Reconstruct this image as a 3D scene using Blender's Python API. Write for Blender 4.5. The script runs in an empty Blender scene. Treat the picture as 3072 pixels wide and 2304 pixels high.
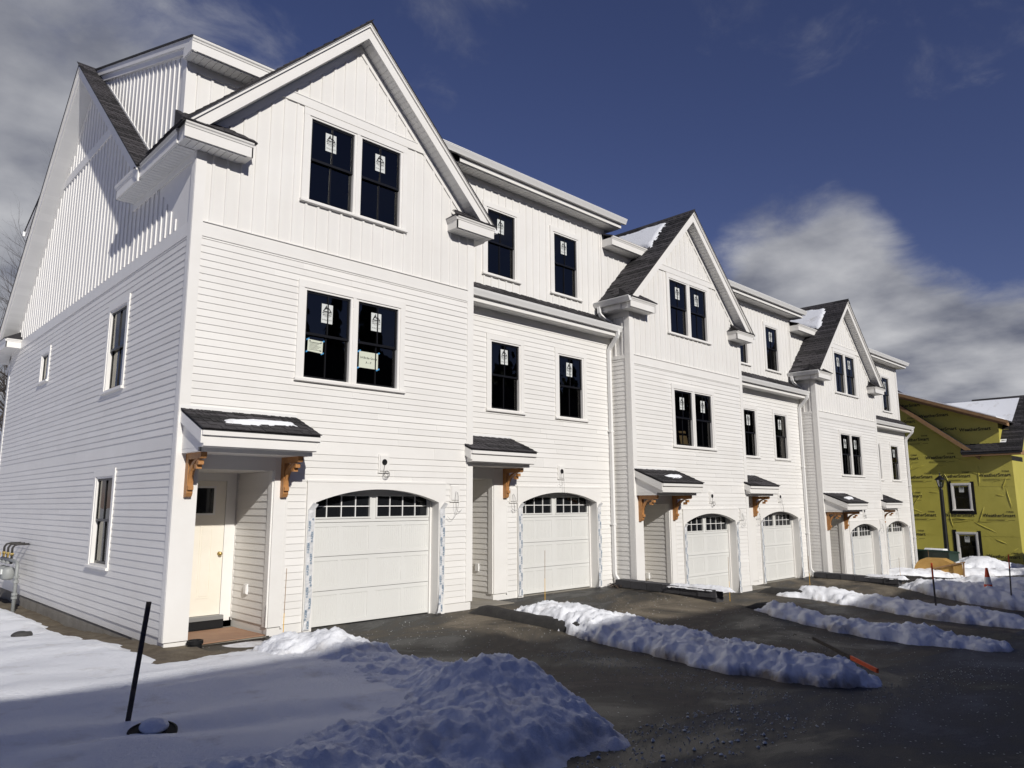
import bpy, bmesh, math, random
from mathutils import Vector, Matrix, noise
R = math.radians
random.seed(7)
S = bpy.context.scene
COL = S.collection

# ------------------------------------------------------------------ camera
FPX = 2195.24
cam = bpy.data.objects.new('camera', bpy.data.cameras.new('camera'))
COL.objects.link(cam)
CAM = Vector((-3.7362, -10.4417, 1.8928))
YAW, PITCH, ROLL = 0.7727, 0.1627, 0.0039
cF = Vector((math.sin(YAW)*math.cos(PITCH), math.cos(YAW)*math.cos(PITCH), math.sin(PITCH)))
cR0 = Vector((math.cos(YAW), -math.sin(YAW), 0)); cU0 = cR0.cross(cF)
cR = math.cos(ROLL)*cR0 - math.sin(ROLL)*cU0
cU = math.sin(ROLL)*cR0 + math.cos(ROLL)*cU0
cam.matrix_world = Matrix(((cR.x, cU.x, -cF.x, CAM.x), (cR.y, cU.y, -cF.y, CAM.y), (cR.z, cU.z, -cF.z, CAM.z), (0, 0, 0, 1)))
cam.data.sensor_width = 36.0
cam.data.lens = FPX/3072*36
cam.data.clip_start = 0.05
cam.data.clip_end = 3000
S.camera = cam
def ray(px, py):
    return cF + cR*((px-1536)/FPX) - cU*((py-1152)/FPX)
def at(px, py, axis, val):
    d = ray(px, py); i = 'xyz'.index(axis)
    return CAM + d*((val-CAM[i])/d[i])

# ------------------------------------------------------------------ light
SUN = Vector((-0.25, -1.0, 0.55)).normalized()       # towards the sun
ELEV = math.asin(SUN.z)
ROT = math.atan2(SUN.x, SUN.y)
S.view_settings.view_transform = 'Standard'
S.view_settings.look = 'None'
S.view_settings.exposure = 0.0
S.view_settings.gamma = 1
S.view_settings.use_curve_mapping = False
sl = bpy.data.lights.new('sun', 'SUN'); sl.energy = 4.0; sl.angle = R(0.53); sl.color = (1.0, 0.962, 0.90)
so = bpy.data.objects.new('sun', sl); COL.objects.link(so)
so.rotation_euler = SUN.to_track_quat('Z', 'Y').to_euler()
so.location = SUN*60

def build_world():
    w = bpy.data.worlds.new('World'); S.world = w; w.use_nodes = True
    nt = w.node_tree; nt.nodes.clear(); N = nt.nodes.new; L = nt.links.new
    out = N('ShaderNodeOutputWorld')
    sky = N('ShaderNodeTexSky'); sky.sky_type = 'NISHITA'; sky.sun_disc = False
    sky.sun_elevation = ELEV; sky.sun_rotation = ROT; sky.air_density = 1.0; sky.dust_density = 0.15; sky.ozone_density = 3.0
    b1 = N('ShaderNodeBackground'); b1.inputs['Strength'].default_value = 0.05
    hs = N('ShaderNodeMixRGB'); hs.blend_type = 'MULTIPLY'; hs.inputs['Fac'].default_value = 1.0
    hs.inputs['Color2'].default_value = (0.93, 0.78, 1.07, 1)
    L(sky.outputs[0], hs.inputs['Color1']); L(hs.outputs[0], b1.inputs['Color'])
    tc = N('ShaderNodeTexCoord')
    sep = N('ShaderNodeSeparateXYZ'); L(tc.outputs['Generated'], sep.inputs[0])
    za = N('ShaderNodeMath'); za.operation = 'ADD'; za.inputs[1].default_value = 0.22; L(sep.outputs['Z'], za.inputs[0])
    zm = N('ShaderNodeMath'); zm.operation = 'MAXIMUM'; zm.inputs[1].default_value = 0.05; L(za.outputs[0], zm.inputs[0])
    dv = []
    for k in 'XY':
        d = N('ShaderNodeMath'); d.operation = 'DIVIDE'; L(sep.outputs[k], d.inputs[0]); L(zm.outputs[0], d.inputs[1]); dv.append(d)
    cmb = N('ShaderNodeCombineXYZ'); L(dv[0].outputs[0], cmb.inputs[0]); L(dv[1].outputs[0], cmb.inputs[1])
    n1 = N('ShaderNodeTexNoise'); n1.inputs['Scale'].default_value = 1.25; n1.inputs['Detail'].default_value = 9; n1.inputs['Roughness'].default_value = 0.52
    n1.inputs['Distortion'].default_value = 0.25
    mp = N('ShaderNodeMapping'); mp.inputs['Location'].default_value = (3.1, 1.7, 0); L(cmb.outputs[0], mp.inputs[0]); L(mp.outputs[0], n1.inputs['Vector'])
    # cloud banks: soft lobes about fixed sky directions, broken up by the noise
    def lobe(px, py, rad, amp, prev):
        d = ray(px, py).normalized()
        dp = N('ShaderNodeVectorMath'); dp.operation = 'DOT_PRODUCT'; L(tc.outputs['Generated'], dp.inputs[0]); dp.inputs[1].default_value = d
        mr = N('ShaderNodeMapRange'); mr.interpolation_type = 'SMOOTHSTEP'
        mr.inputs['From Min'].default_value = math.cos(R(rad)); mr.inputs['From Max'].default_value = 1.0
        mr.inputs['To Min'].default_value = 0; mr.inputs['To Max'].default_value = amp
        L(dp.outputs['Value'], mr.inputs['Value'])
        a = N('ShaderNodeMath'); a.operation = 'ADD'; L(mr.outputs[0], a.inputs[0])
        if prev is None: a.inputs[1].default_value = 0
        else: L(prev, a.inputs[1])
        return a.outputs[0]
    acc = None
    for l in ((2430, 790, 8, .27), (2600, 850, 7, .22), (2850, 1080, 9, .27), (3050, 1220, 10, .27), (3000, 650, 9, -.22), (2400, 1000, 8, .28), (-150, 500, 22, .27), (-300, 1000, 26, .34), (300, 60, 17, .14),
              (2530, 300, 7, .09), (2300, 220, 7, .07), (1480, 60, 8, .05), (2200, 20, 5, .02), (1900, 100, 9, -.06)):
        acc = lobe(*l, acc)
    n4 = N('ShaderNodeTexNoise'); n4.inputs['Scale'].default_value = 6.5; n4.inputs['Detail'].default_value = 10; n4.inputs['Roughness'].default_value = .62; n4.inputs['Distortion'].default_value = .4; L(mp.outputs[0], n4.inputs['Vector'])
    ma = N('ShaderNodeMath'); ma.operation = 'MULTIPLY_ADD'; L(n4.outputs['Fac'], ma.inputs[0]); ma.inputs[1].default_value = .42; L(n1.outputs['Fac'], ma.inputs[2])
    su = N('ShaderNodeMath'); su.operation = 'ADD'; L(ma.outputs[0], su.inputs[0]); L(acc, su.inputs[1])
    mk = N('ShaderNodeMapRange'); mk.interpolation_type = 'SMOOTHSTEP'; mk.inputs['From Min'].default_value = 0.76; mk.inputs['From Max'].default_value = 1.12
    L(su.outputs[0], mk.inputs['Value'])
    n2 = N('ShaderNodeTexNoise'); n2.inputs['Scale'].default_value = 3.2; n2.inputs['Detail'].default_value = 9; L(cmb.outputs[0], n2.inputs['Vector'])
    cr = N('ShaderNodeValToRGB'); L(n2.outputs['Fac'], cr.inputs[0])
    cr.color_ramp.elements[0].position = .3; cr.color_ramp.elements[0].color = (.125, .138, .19, 1)
    cr.color_ramp.elements[1].position = .70; cr.color_ramp.elements[1].color = (.52, .525, .55, 1)
    b2 = N('ShaderNodeBackground'); L(cr.outputs[0], b2.inputs['Color']); b2.inputs['Strength'].default_value = 1.0
    mx = N('ShaderNodeMixShader'); L(mk.outputs[0], mx.inputs['Fac']); L(b1.outputs[0], mx.inputs[1]); L(b2.outputs[0], mx.inputs[2])
    L(mx.outputs[0], out.inputs['Surface'])
build_world()

# ------------------------------------------------------------------ materials
MATS = {}
def mat(name, col, rough=.6, metal=0., spec=.5, var=0., nscale=0., namt=0., bump=0., bscale=20., col2=None, spots=None, mult=None, sss=0):
    """Principled material; var = per-object tint, noise mix to col2, bump noise."""
    m = bpy.data.materials.new(name); m.use_nodes = True
    nt = m.node_tree; N = nt.nodes.new; L = nt.links.new
    b = nt.nodes['Principled BSDF']
    b.inputs['Roughness'].default_value = rough; b.inputs['Metallic'].default_value = metal
    b.inputs['Specular IOR Level'].default_value = spec
    b.inputs['Base Color'].default_value = (*col, 1)
    tc = N('ShaderNodeTexCoord'); geo = N('ShaderNodeNewGeometry')
    cur = None
    if col2 is not None or var:
        base = N('ShaderNodeRGB'); base.outputs[0].default_value = (*col, 1); cur = base.outputs[0]
    if col2 is not None:
        n = N('ShaderNodeTexNoise'); n.inputs['Scale'].default_value = nscale; n.inputs['Detail'].default_value = 6; n.inputs['Roughness'].default_value = .6
        L(geo.outputs['Position'], n.inputs['Vector'])
        mr = N('ShaderNodeMapRange'); mr.inputs['From Min'].default_value = .5-namt/2; mr.inputs['From Max'].default_value = .5+namt/2
        L(n.outputs['Fac'], mr.inputs['Value'])
        mx = N('ShaderNodeMixRGB'); L(mr.outputs[0], mx.inputs['Fac']); L(cur, mx.inputs['Color1']); mx.inputs['Color2'].default_value = (*col2, 1)
        cur = mx.outputs[0]
    if var:
        oi = N('ShaderNodeObjectInfo')
        mr = N('ShaderNodeMapRange'); mr.inputs['To Min'].default_value = 1-var; mr.inputs['To Max'].default_value = 1+var*.4
        L(oi.outputs['Random'], mr.inputs['Value'])
        mx = N('ShaderNodeVectorMath'); mx.operation = 'SCALE'; L(cur, mx.inputs[0]); L(mr.outputs[0], mx.inputs['Scale'])
        cur = mx.outputs[0]
    if cur is not None: L(cur, b.inputs['Base Color'])
    if bump:
        n = N('ShaderNodeTexNoise'); n.inputs['Scale'].default_value = bscale; n.inputs['Detail'].default_value = 5
        L(geo.outputs['Position'], n.inputs['Vector'])
        bp = N('ShaderNodeBump'); bp.inputs['Strength'].default_value = bump; bp.inputs['Distance'].default_value = .02
        L(n.outputs['Fac'], bp.inputs['Height']); L(bp.outputs[0], b.inputs['Normal'])
    MATS[name] = m
    return m

mat('siding', (.79, .775, .745), .42, var=.05, col2=(.74, .72, .685), nscale=1.3, namt=.5, bump=.03, bscale=3)
mat('trim', (.80, .785, .755), .40, var=.03, col2=(.755, .735, .70), nscale=2.2, namt=.5, bump=.02, bscale=6)
mat('soffit', (.74, .735, .72), .5, var=.05)
mat('gutter', (.80, .795, .78), .32, var=.02)
mat('garage', (.70, .70, .675), .42, col2=(.66, .655, .625), nscale=1.5, namt=.6)
mat('entry_door', (.80, .755, .665), .4, col2=(.75, .70, .60), nscale=3, namt=.5)
mat('cedar', (.50, .245, .085), .55, var=.12, col2=(.36, .16, .05), nscale=9, namt=.5, bump=.15, bscale=40)
mat('shingle', (.062, .056, .060), .9, var=.75, col2=(.032, .030, .033), nscale=60, namt=.4, bump=.6, bscale=160)
mat('roofdeck', (.030, .028, .031), .9, col2=(.02, .019, .021), nscale=40, namt=.5, bump=.5, bscale=120)
mat('concrete', (.30, .28, .24), .85, col2=(.20, .18, .145), nscale=3.5, namt=.5, bump=.3, bscale=30)
mat('black_sash', (.006, .006, .007), .35)
mat('room', (.035, .035, .037), .9)
mat('paper', (.62, .64, .62), .6)
mat('paper_green', (.60, .63, .52), .6)
mat('ink', (.012, .012, .014), .7)
mat('ink_blue', (.06, .16, .28), .7)
mat('tape_blue', (.05, .25, .5), .6)
mat('tape', (.72, .72, .72), .25, col2=(.55, .56, .57), nscale=14, namt=.4, bump=.5, bscale=25)
mat('brass', (.60, .45, .18), .25, metal=1)
mat('plywood', (.36, .22, .135), .75, col2=(.29, .16, .10), nscale=6, namt=.5, var=.05)
mat('osb', (.42, .27, .12), .8, col2=(.3, .18, .08), nscale=9, namt=.4)
mat('stake', (.040, .033, .030), .85, col2=(.07, .058, .048), nscale=14, namt=.4)
mat('orange', (.75, .10, .025), .6)
mat('black_plastic', (.009, .009, .010), .7, spec=.25)
mat('iron', (.008, .008, .009), .4)
mat('wire', (.06, .06, .06), .5)
mat('wrap', (.56, .50, .10), .42, col2=(.46, .41, .075), nscale=1.1, namt=.5, bump=.35, bscale=3.5)
mat('lumber', (.34, .20, .095), .8, col2=(.24, .14, .07), nscale=5, namt=.5)
mat('green_box', (.012, .030, .020), .45)
mat('car_paint', (.006, .006, .007), .15, spec=.8)
mat('car_glass', (.01, .011, .013), .05)
mat('rubber', (.012, .012, .012), .8)
mat('amber', (.55, .20, .02), .3)
mat('red_lens', (.25, .01, .01), .3)
mat('steel', (.30, .31, .31), .5, metal=.6)
mat('meter_grey', (.26, .27, .265), .5, var=.1)
mat('pipe_black', (.03, .027, .025), .6)
mat('valve_yellow', (.65, .40, .03), .5)
mat('block', (.075, .073, .078), .9, var=.2, col2=(.05, .049, .052), nscale=12, namt=.5, bump=.5, bscale=60)
mat('opp_siding', (.10, .095, .085), .8, col2=(.08, .075, .065), nscale=2, namt=.5)
mat('bark', (.055, .045, .038), .9)
mat('tan_tub', (.50, .30, .085), .6, col2=(.40, .23, .06), nscale=5, namt=.5)
mat('cone_white', (.75, .75, .75), .4)
mat('cone_orange', (.80, .09, .02), .5)
mat('yellow_fibre', (.75, .42, .02), .5)
mat('lamp_glass', (.55, .56, .55), .2)
mat('rock', (.06, .057, .055), .9, col2=(.03, .03, .03), nscale=20, namt=.4, bump=.5)
mat('leaf', (.05, .03, .018), .9, var=.4)

def glass_mat():
    m = bpy.data.materials.new('glass'); m.use_nodes = True; nt = m.node_tree; nt.nodes.clear(); N = nt.nodes.new; L = nt.links.new
    o = N('ShaderNodeOutputMaterial'); t = N('ShaderNodeBsdfTransparent'); t.inputs[0].default_value = (.42, .45, .46, 1)
    g = N('ShaderNodeBsdfGlossy'); g.inputs['Roughness'].default_value = .015; g.inputs[0].default_value = (1, .98, .92, 1)
    f = N('ShaderNodeFresnel'); f.inputs['IOR'].default_value = 1.62
    tc = N('ShaderNodeNewGeometry'); nz = N('ShaderNodeTexNoise'); nz.inputs['Scale'].default_value = 2.2; L(tc.outputs['Position'], nz.inputs['Vector'])
    bp = N('ShaderNodeBump'); bp.inputs['Strength'].default_value = .04; bp.inputs['Distance'].default_value = .05; L(nz.outputs['Fac'], bp.inputs['Height']); L(bp.outputs[0], g.inputs['Normal'])
    m1 = N('ShaderNodeMixShader'); L(f.outputs[0], m1.inputs[0]); L(t.outputs[0], m1.inputs[1]); L(g.outputs[0], m1.inputs[2]); L(m1.outputs[0], o.inputs[0])
    MATS['glass'] = m
glass_mat()

def snow_mat():
    m = bpy.data.materials.new('snow'); m.use_nodes = True; nt = m.node_tree; N = nt.nodes.new; L = nt.links.new
    b = nt.nodes['Principled BSDF']; b.inputs['Roughness'].default_value = .55; b.inputs['Specular IOR Level'].default_value = .3
    geo = N('ShaderNodeNewGeometry')
    n = N('ShaderNodeTexNoise'); n.inputs['Scale'].default_value = 2.3; n.inputs['Detail'].default_value = 8; n.inputs['Roughness'].default_value = .65; L(geo.outputs['Position'], n.inputs['Vector'])
    at_ = N('ShaderNodeAttribute'); at_.attribute_name = 'dirt'
    ad = N('ShaderNodeMath'); ad.operation = 'MULTIPLY_ADD'; L(at_.outputs['Fac'], ad.inputs[0]); ad.inputs[1].default_value = .55; L(n.outputs['Fac'], ad.inputs[2])
    cr = N('ShaderNodeValToRGB'); L(ad.outputs[0], cr.inputs[0])
    e = cr.color_ramp.elements; e[0].position = .55; e[0].color = (.86, .875, .905, 1); e[1].position = 1.05; e[1].color = (.30, .25, .19, 1)
    # dark specks
    v = N('ShaderNodeTexVoronoi'); v.inputs['Scale'].default_value = 13; L(geo.outputs['Position'], v.inputs['Vector'])
    n3 = N('ShaderNodeTexNoise'); n3.inputs['Scale'].default_value = 1.6; L(geo.outputs['Position'], n3.inputs['Vector'])
    lt = N('ShaderNodeMapRange'); lt.inputs['From Min'].default_value = .05; lt.inputs['From Max'].default_value = .11; lt.inputs['To Min'].default_value = 1; lt.inputs['To Max'].default_value = 0
    L(v.outputs['Distance'], lt.inputs['Value'])
    gt = N('ShaderNodeMapRange'); gt.inputs['From Min'].default_value = .52; gt.inputs['From Max'].default_value = .66; L(n3.outputs['Fac'], gt.inputs['Value'])
    mu = N('ShaderNodeMath'); mu.operation = 'MULTIPLY'; L(lt.outputs[0], mu.inputs[0]); L(gt.outputs[0], mu.inputs[1])
    mu3 = N('ShaderNodeMath'); mu3.operation = 'MULTIPLY'; L(mu.outputs[0], mu3.inputs[0]); L(at_.outputs['Fac'], mu3.inputs[1])
    mx = N('ShaderNodeMixRGB'); L(mu3.outputs[0], mx.inputs['Fac']); L(cr.outputs[0], mx.inputs['Color1']); mx.inputs['Color2'].default_value = (.05, .045, .04, 1)
    L(mx.outputs[0], b.inputs['Base Color'])
    n2 = N('ShaderNodeTexNoise'); n2.inputs['Scale'].default_value = 28; n2.inputs['Detail'].default_value = 7; n2.inputs['Roughness'].default_value = .7; L(geo.outputs['Position'], n2.inputs['Vector'])
    bp = N('ShaderNodeBump'); bp.inputs['Strength'].default_value = .8; bp.inputs['Distance'].default_value = .022; L(n2.outputs['Fac'], bp.inputs['Height']); L(bp.outputs[0], b.inputs['Normal'])
    MATS['snow'] = m
snow_mat()

def asphalt_mat(name, salt, wet):
    m = bpy.data.materials.new(name); m.use_nodes = True; nt = m.node_tree; N = nt.nodes.new; L = nt.links.new
    b = nt.nodes['Principled BSDF']; b.inputs['Specular IOR Level'].default_value = .22
    geo = N('ShaderNodeNewGeometry')
    mp = N('ShaderNodeMapping'); mp.inputs['Scale'].default_value = (.55, 1.0, 1); mp.inputs['Rotation'].default_value = (0, 0, .25); L(geo.outputs['Position'], mp.inputs[0])
    n = N('ShaderNodeTexNoise'); n.inputs['Scale'].default_value = .55; n.inputs['Detail'].default_value = 11; n.inputs['Roughness'].default_value = .70; n.inputs['Distortion'].default_value = .6; L(mp.outputs[0], n.inputs['Vector'])
    cr = N('ShaderNodeValToRGB'); L(n.outputs['Fac'], cr.inputs[0]); e = cr.color_ramp.elements
    e[0].position = .455; e[0].color = (.014, .0135, .013, 1); e[1].position = .65; e[1].color = salt
    g = N('ShaderNodeTexNoise'); g.inputs['Scale'].default_value = 95; g.inputs['Detail'].default_value = 3; L(geo.outputs['Position'], g.inputs['Vector'])
    gm = N('ShaderNodeMapRange'); gm.inputs['From Min'].default_value = .3; gm.inputs['From Max'].default_value = .7; gm.inputs['To Min'].default_value = .55; gm.inputs['To Max'].default_value = 1.45; L(g.outputs['Fac'], gm.inputs['Value'])
    sc = N('ShaderNodeVectorMath'); sc.operation = 'SCALE'; L(cr.outputs[0], sc.inputs[0]); L(gm.outputs[0], sc.inputs['Scale'])
    v = N('ShaderNodeTexVoronoi'); v.inputs['Scale'].default_value = 17; L(geo.outputs['Position'], v.inputs['Vector'])
    lt = N('ShaderNodeMath'); lt.operation = 'LESS_THAN'; lt.inputs[1].default_value = .14; L(v.outputs['Distance'], lt.inputs[0])
    hv = N('ShaderNodeSeparateColor'); L(v.outputs['Color'], hv.inputs[0])
    l2 = N('ShaderNodeMath'); l2.operation = 'LESS_THAN'; l2.inputs[1].default_value = .25; L(hv.outputs[0], l2.inputs[0])
    mm = N('ShaderNodeMath'); mm.operation = 'MULTIPLY'; L(lt.outputs[0], mm.inputs[0]); L(l2.outputs[0], mm.inputs[1])
    mx = N('ShaderNodeMixRGB'); L(mm.outputs[0], mx.inputs['Fac']); L(sc.outputs[0], mx.inputs['Color1']); mx.inputs['Color2'].default_value = (.55, .56, .58, 1)
    L(mx.outputs[0], b.inputs['Base Color'])
    rr = N('ShaderNodeMapRange'); rr.inputs['From Min'].default_value = .42; rr.inputs['From Max'].default_value = .56; rr.inputs['To Min'].default_value = wet; rr.inputs['To Max'].default_value = .8
    L(n.outputs['Fac'], rr.inputs['Value']); L(rr.outputs[0], b.inputs['Roughness'])
    bp = N('ShaderNodeBump'); bp.inputs['Strength'].default_value = .5; bp.inputs['Distance'].default_value = .006; L(g.outputs['Fac'], bp.inputs['Height']); L(bp.outputs[0], b.inputs['Normal'])
    MATS[name] = m
asphalt_mat('asphalt', (.185, .156, .115, 1), .45)
asphalt_mat('road_asphalt', (.115, .12, .135, 1), .45)
mat('berm_asphalt', (.018, .017, .017), .85, col2=(.045, .042, .038), nscale=7, namt=.5, bump=.6, bscale=60)
def soil_mat():
    mat('soil', (.075, .055, .035), .95, col2=(.17, .14, .095), nscale=6, namt=.45, bump=.9, bscale=25)
soil_mat()

# ------------------------------------------------------------------ mesh helpers
class MB:
    def __init__(s): s.v = []; s.f = []; s.m = []; s.mi = 0
    def add(s, vs, fs):
        o = len(s.v); s.v += [tuple(v) for v in vs]
        for f in fs: s.f.append(tuple(i+o for i in f)); s.m.append(s.mi)
        return s
    def box(s, x0, x1, y0, y1, z0, z1):
        return s.add([(x0,y0,z0),(x1,y0,z0),(x1,y1,z0),(x0,y1,z0),(x0,y0,z1),(x1,y0,z1),(x1,y1,z1),(x0,y1,z1)],
                     [(0,3,2,1),(4,5,6,7),(0,1,5,4),(1,2,6,5),(2,3,7,6),(3,0,4,7)])
    def _prism(s, poly, fn, a, b):
        n = len(poly)
        vs = [fn(p, a) for p in poly] + [fn(p, b) for p in poly]
        fs = [tuple(range(n)), tuple(range(2*n-1, n-1, -1))] + [(i, n+i, n+(i+1) % n, (i+1) % n) for i in range(n)]
        return s.add(vs, fs)
    def prismY(s, poly, y0, y1): return s._prism(poly, lambda p, t: (p[0], t, p[1]), y0, y1)   # poly in x,z
    def prismX(s, poly, x0, x1): return s._prism(poly, lambda p, t: (t, p[0], p[1]), x0, x1)   # poly in y,z
    def prismZ(s, poly, z0, z1): return s._prism(poly, lambda p, t: (p[0], p[1], t), z0, z1)
    def quad(s, *vs): return s.add(vs, [tuple(range(len(vs)))])
    def tube(s, pts, r, n=8, cap=True, rect=None, up=None):
        pts = [Vector(p) for p in pts]; rs = r if isinstance(r, (list, tuple)) else [r]*len(pts)
        prev = None; rings = []
        for i, p in enumerate(pts):
            t = (pts[min(i+1, len(pts)-1)] - pts[max(i-1, 0)]).normalized()
            if prev is None:
                u = Vector(up) if up else (Vector((0,0,1)) if abs(t.z) < .9 else Vector((1,0,0)))
            else: u = prev
            u = (u - t*u.dot(t)).normalized(); w = t.cross(u); prev = u
            ring = []
            for k in range(n):
                if rect:
                    a, b = ((1,1),(-1,1),(-1,-1),(1,-1))[k]
                    ring.append(p + u*a*rect[0]/2 + w*b*rect[1]/2)
                else:
                    an = 2*math.pi*k/n; ring.append(p + (u*math.cos(an) + w*math.sin(an))*rs[i])
            rings.append(ring)
        vs = [v for r_ in rings for v in r_]; fs = []
        for i in range(len(rings)-1):
            for k in range(n): fs.append((i*n+k, i*n+(k+1) % n, (i+1)*n+(k+1) % n, (i+1)*n+k))
        if cap: fs.append(tuple(range(n-1, -1, -1))); fs.append(tuple(range((len(rings)-1)*n, len(rings)*n)))
        return s.add(vs, fs)
    def lathe(s, prof, n=16, c=(0,0,0)):
        vs = []; fs = []
        for r, z in prof:
            for k in range(n):
                a = 2*math.pi*k/n; vs.append((c[0]+r*math.cos(a), c[1]+r*math.sin(a), c[2]+z))
        for i in range(len(prof)-1):
            for k in range(n): fs.append((i*n+k, i*n+(k+1) % n, (i+1)*n+(k+1) % n, (i+1)*n+k))
        fs.append(tuple(range(n-1, -1, -1))); fs.append(tuple(range((len(prof)-1)*n, len(prof)*n)))
        return s.add(vs, fs)
    def ribbon(s, pts, w, y=0.0):            # flat stroke in the xz plane
        for i in range(len(pts)-1):
            a = Vector((pts[i][0], pts[i][1])); b = Vector((pts[i+1][0], pts[i+1][1])); d = (b-a).normalized()*w/2
            n = Vector((-d.y, d.x)); a2 = a-d*.6; b2 = b+d*.6
            s.add([(q.x, y-.0002*i, q.y) for q in (a2+n, a2-n, b2-n, b2+n)], [(0,1,2,3)])
        return s
    def mesh(s, name, mats, smooth=False, recalc=True):
        me = bpy.data.meshes.new(name); me.from_pydata(s.v, [], s.f)
        if isinstance(mats, str): mats = [mats]
        for m in mats: me.materials.append(MATS[m])
        if len(mats) > 1: me.polygons.foreach_set('material_index', s.m)
        if recalc: bm = bmesh.new(); bm.from_mesh(me); bmesh.ops.recalc_face_normals(bm, faces=bm.faces); bm.to_mesh(me); bm.free()
        if smooth: me.polygons.foreach_set('use_smooth', [True]*len(me.polygons))
        me.update(); return me

def link(name, me, parent=None, loc=(0,0,0), rot=(0,0,0), scale=(1,1,1)):
    o = bpy.data.objects.new(name, me); COL.objects.link(o)
    o.location = loc; o.rotation_euler = rot; o.scale = scale
    if parent is not None: o.parent = parent
    return o
def tag(o, label=None, cat=None, group=None, kind=None):
    if label: o['label'] = label
    if cat: o['category'] = cat
    if group: o['group'] = group
    if kind: o['kind'] = kind
    return o
def empty(name, loc, label, cat, group=None, rz=0):
    o = bpy.data.objects.new(name, None); COL.objects.link(o); o.location = loc; o.rotation_euler = (0,0,rz); o.empty_display_size = .2
    return tag(o, label, cat, group)

CACHE = {}
def cached(key, fn):
    if key not in CACHE: CACHE[key] = fn()
    return CACHE[key]
def text_mesh(txt, size, matname, bold=0.0):
    def mk():
        cu = bpy.data.curves.new('t', 'FONT'); cu.body = txt; cu.size = size; cu.resolution_u = 2; cu.align_x = 'CENTER'; cu.align_y = 'CENTER'; cu.offset = bold
        o = bpy.data.objects.new('t', cu); COL.objects.link(o)
        dg = bpy.context.evaluated_depsgraph_get(); me = bpy.data.meshes.new_from_object(o.evaluated_get(dg))
        bpy.data.objects.remove(o); bpy.data.curves.remove(cu)
        me.transform(Matrix.Rotation(math.pi/2, 4, 'X'))     # into xz plane, facing -y
        me.materials.clear(); me.materials.append(MATS[matname]); me.name = 'print'
        return me
    return cached(('t', txt, size, matname, bold), mk)
def mb_text(mb, txt, size, x, y, z, bold=0.0):
    me = text_mesh(txt, size, 'ink', bold)
    mb.add([(v.co.x+x, v.co.y+y, v.co.z+z) for v in me.vertices], [tuple(p.vertices) for p in me.polygons])
def smooth01(t): t = max(0., min(1., t)); return t*t*(3-2*t)
def lerp(a, b, t): return a+(b-a)*t

# ------------------------------------------------------------------ site dimensions (metres)
P, WA, DB, DEPTH = 10.432, 5.358, 0.59, 12.21
ZM = [0.0, -0.516, -1.003]
ZBOT, ZBAND, ZBAND2 = 0.15, 5.80, 5.985
E_ = 0.1055
def street(x):
    if x < 20: return .1-.055*x
    return -1.0+.1*smooth01((x-23)/9)
def pad(x):
    if x > 26.2: return -1.0
    return ZM[max(0, min(2, int(math.floor(x/P))))]
def ground(x, y, pd=None):
    p = pad(x) if pd is None else pd
    return lerp(p, street(x), smooth01((-y-.5)/5.6))

# ------------------------------------------------------------------ ground and paving
def grid(name, xs, ys, fz, matname, kind='structure', parent=None, dirt=None, smooth=True, keep=None):
    me = bpy.data.meshes.new(name); vs = []; nx = len(xs); dv = []
    for y in ys:
        for x in xs:
            vs.append((x, y, fz(x, y)))
            if dirt: dv.append(dirt(x, y))
    fs = []
    for j in range(len(ys)-1):
        for i in range(nx-1):
            f = (j*nx+i, j*nx+i+1, (j+1)*nx+i+1, (j+1)*nx+i)
            if keep is None or keep((xs[i]+xs[i+1])/2, (ys[j]+ys[j+1])/2): fs.append(f)
    me.from_pydata(vs, [], fs); me.materials.append(MATS[matname])
    if dirt:
        a = me.attributes.new('dirt', 'FLOAT', 'POINT'); a.data.foreach_set('value', dv)
    if smooth: me.polygons.foreach_set('use_smooth', [True]*len(me.polygons))
    o = link(name, me, parent)
    if kind: o['kind'] = kind
    return o
def frange(a, b, s):
    n = max(1, int(round((b-a)/s))); return [a+(b-a)*i/n for i in range(n+1)]
def fr(x, y, s, o=4, seed=0.):
    return noise.fractal(Vector((x*s+seed, y*s-seed*1.7, seed*.37)), 1.0, 2.0, o)

far_x = [-400, -200, -100, -60, -40] + frange(-36, 60, 4) + [80, 120, 200, 400]
tag(grid('ground', far_x, [-400, -200, -100, -60, -40, -30, -24, -18, -14, -8, -2, 4, 10, 16, 22, 30, 50, 100, 200, 500],
     lambda x, y: street(max(-20, min(40, x)))-.62, 'snow'), kind='structure')
grid('road', [-60, -40] + frange(-30, 44, .5) + [60, 90], frange(-13.6, -6.55, .5), lambda x, y: street(max(-20, min(44, x)))+.012*fr(x, y, .4, 2), 'road_asphalt')
for i in range(3):
    x0, x1 = (.2, P-.05) if i == 0 else (P*i+.12, P*(i+1)-.05 if i < 2 else 44.0)
    grid('driveway', frange(x0, x1, .3), frange(-6.56, .62 if i < 2 else .75, .25), lambda x, y, i=i: ground(x, y, ZM[i])+.004*fr(x, y, 1.2, 3, 2), 'asphalt')
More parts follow.
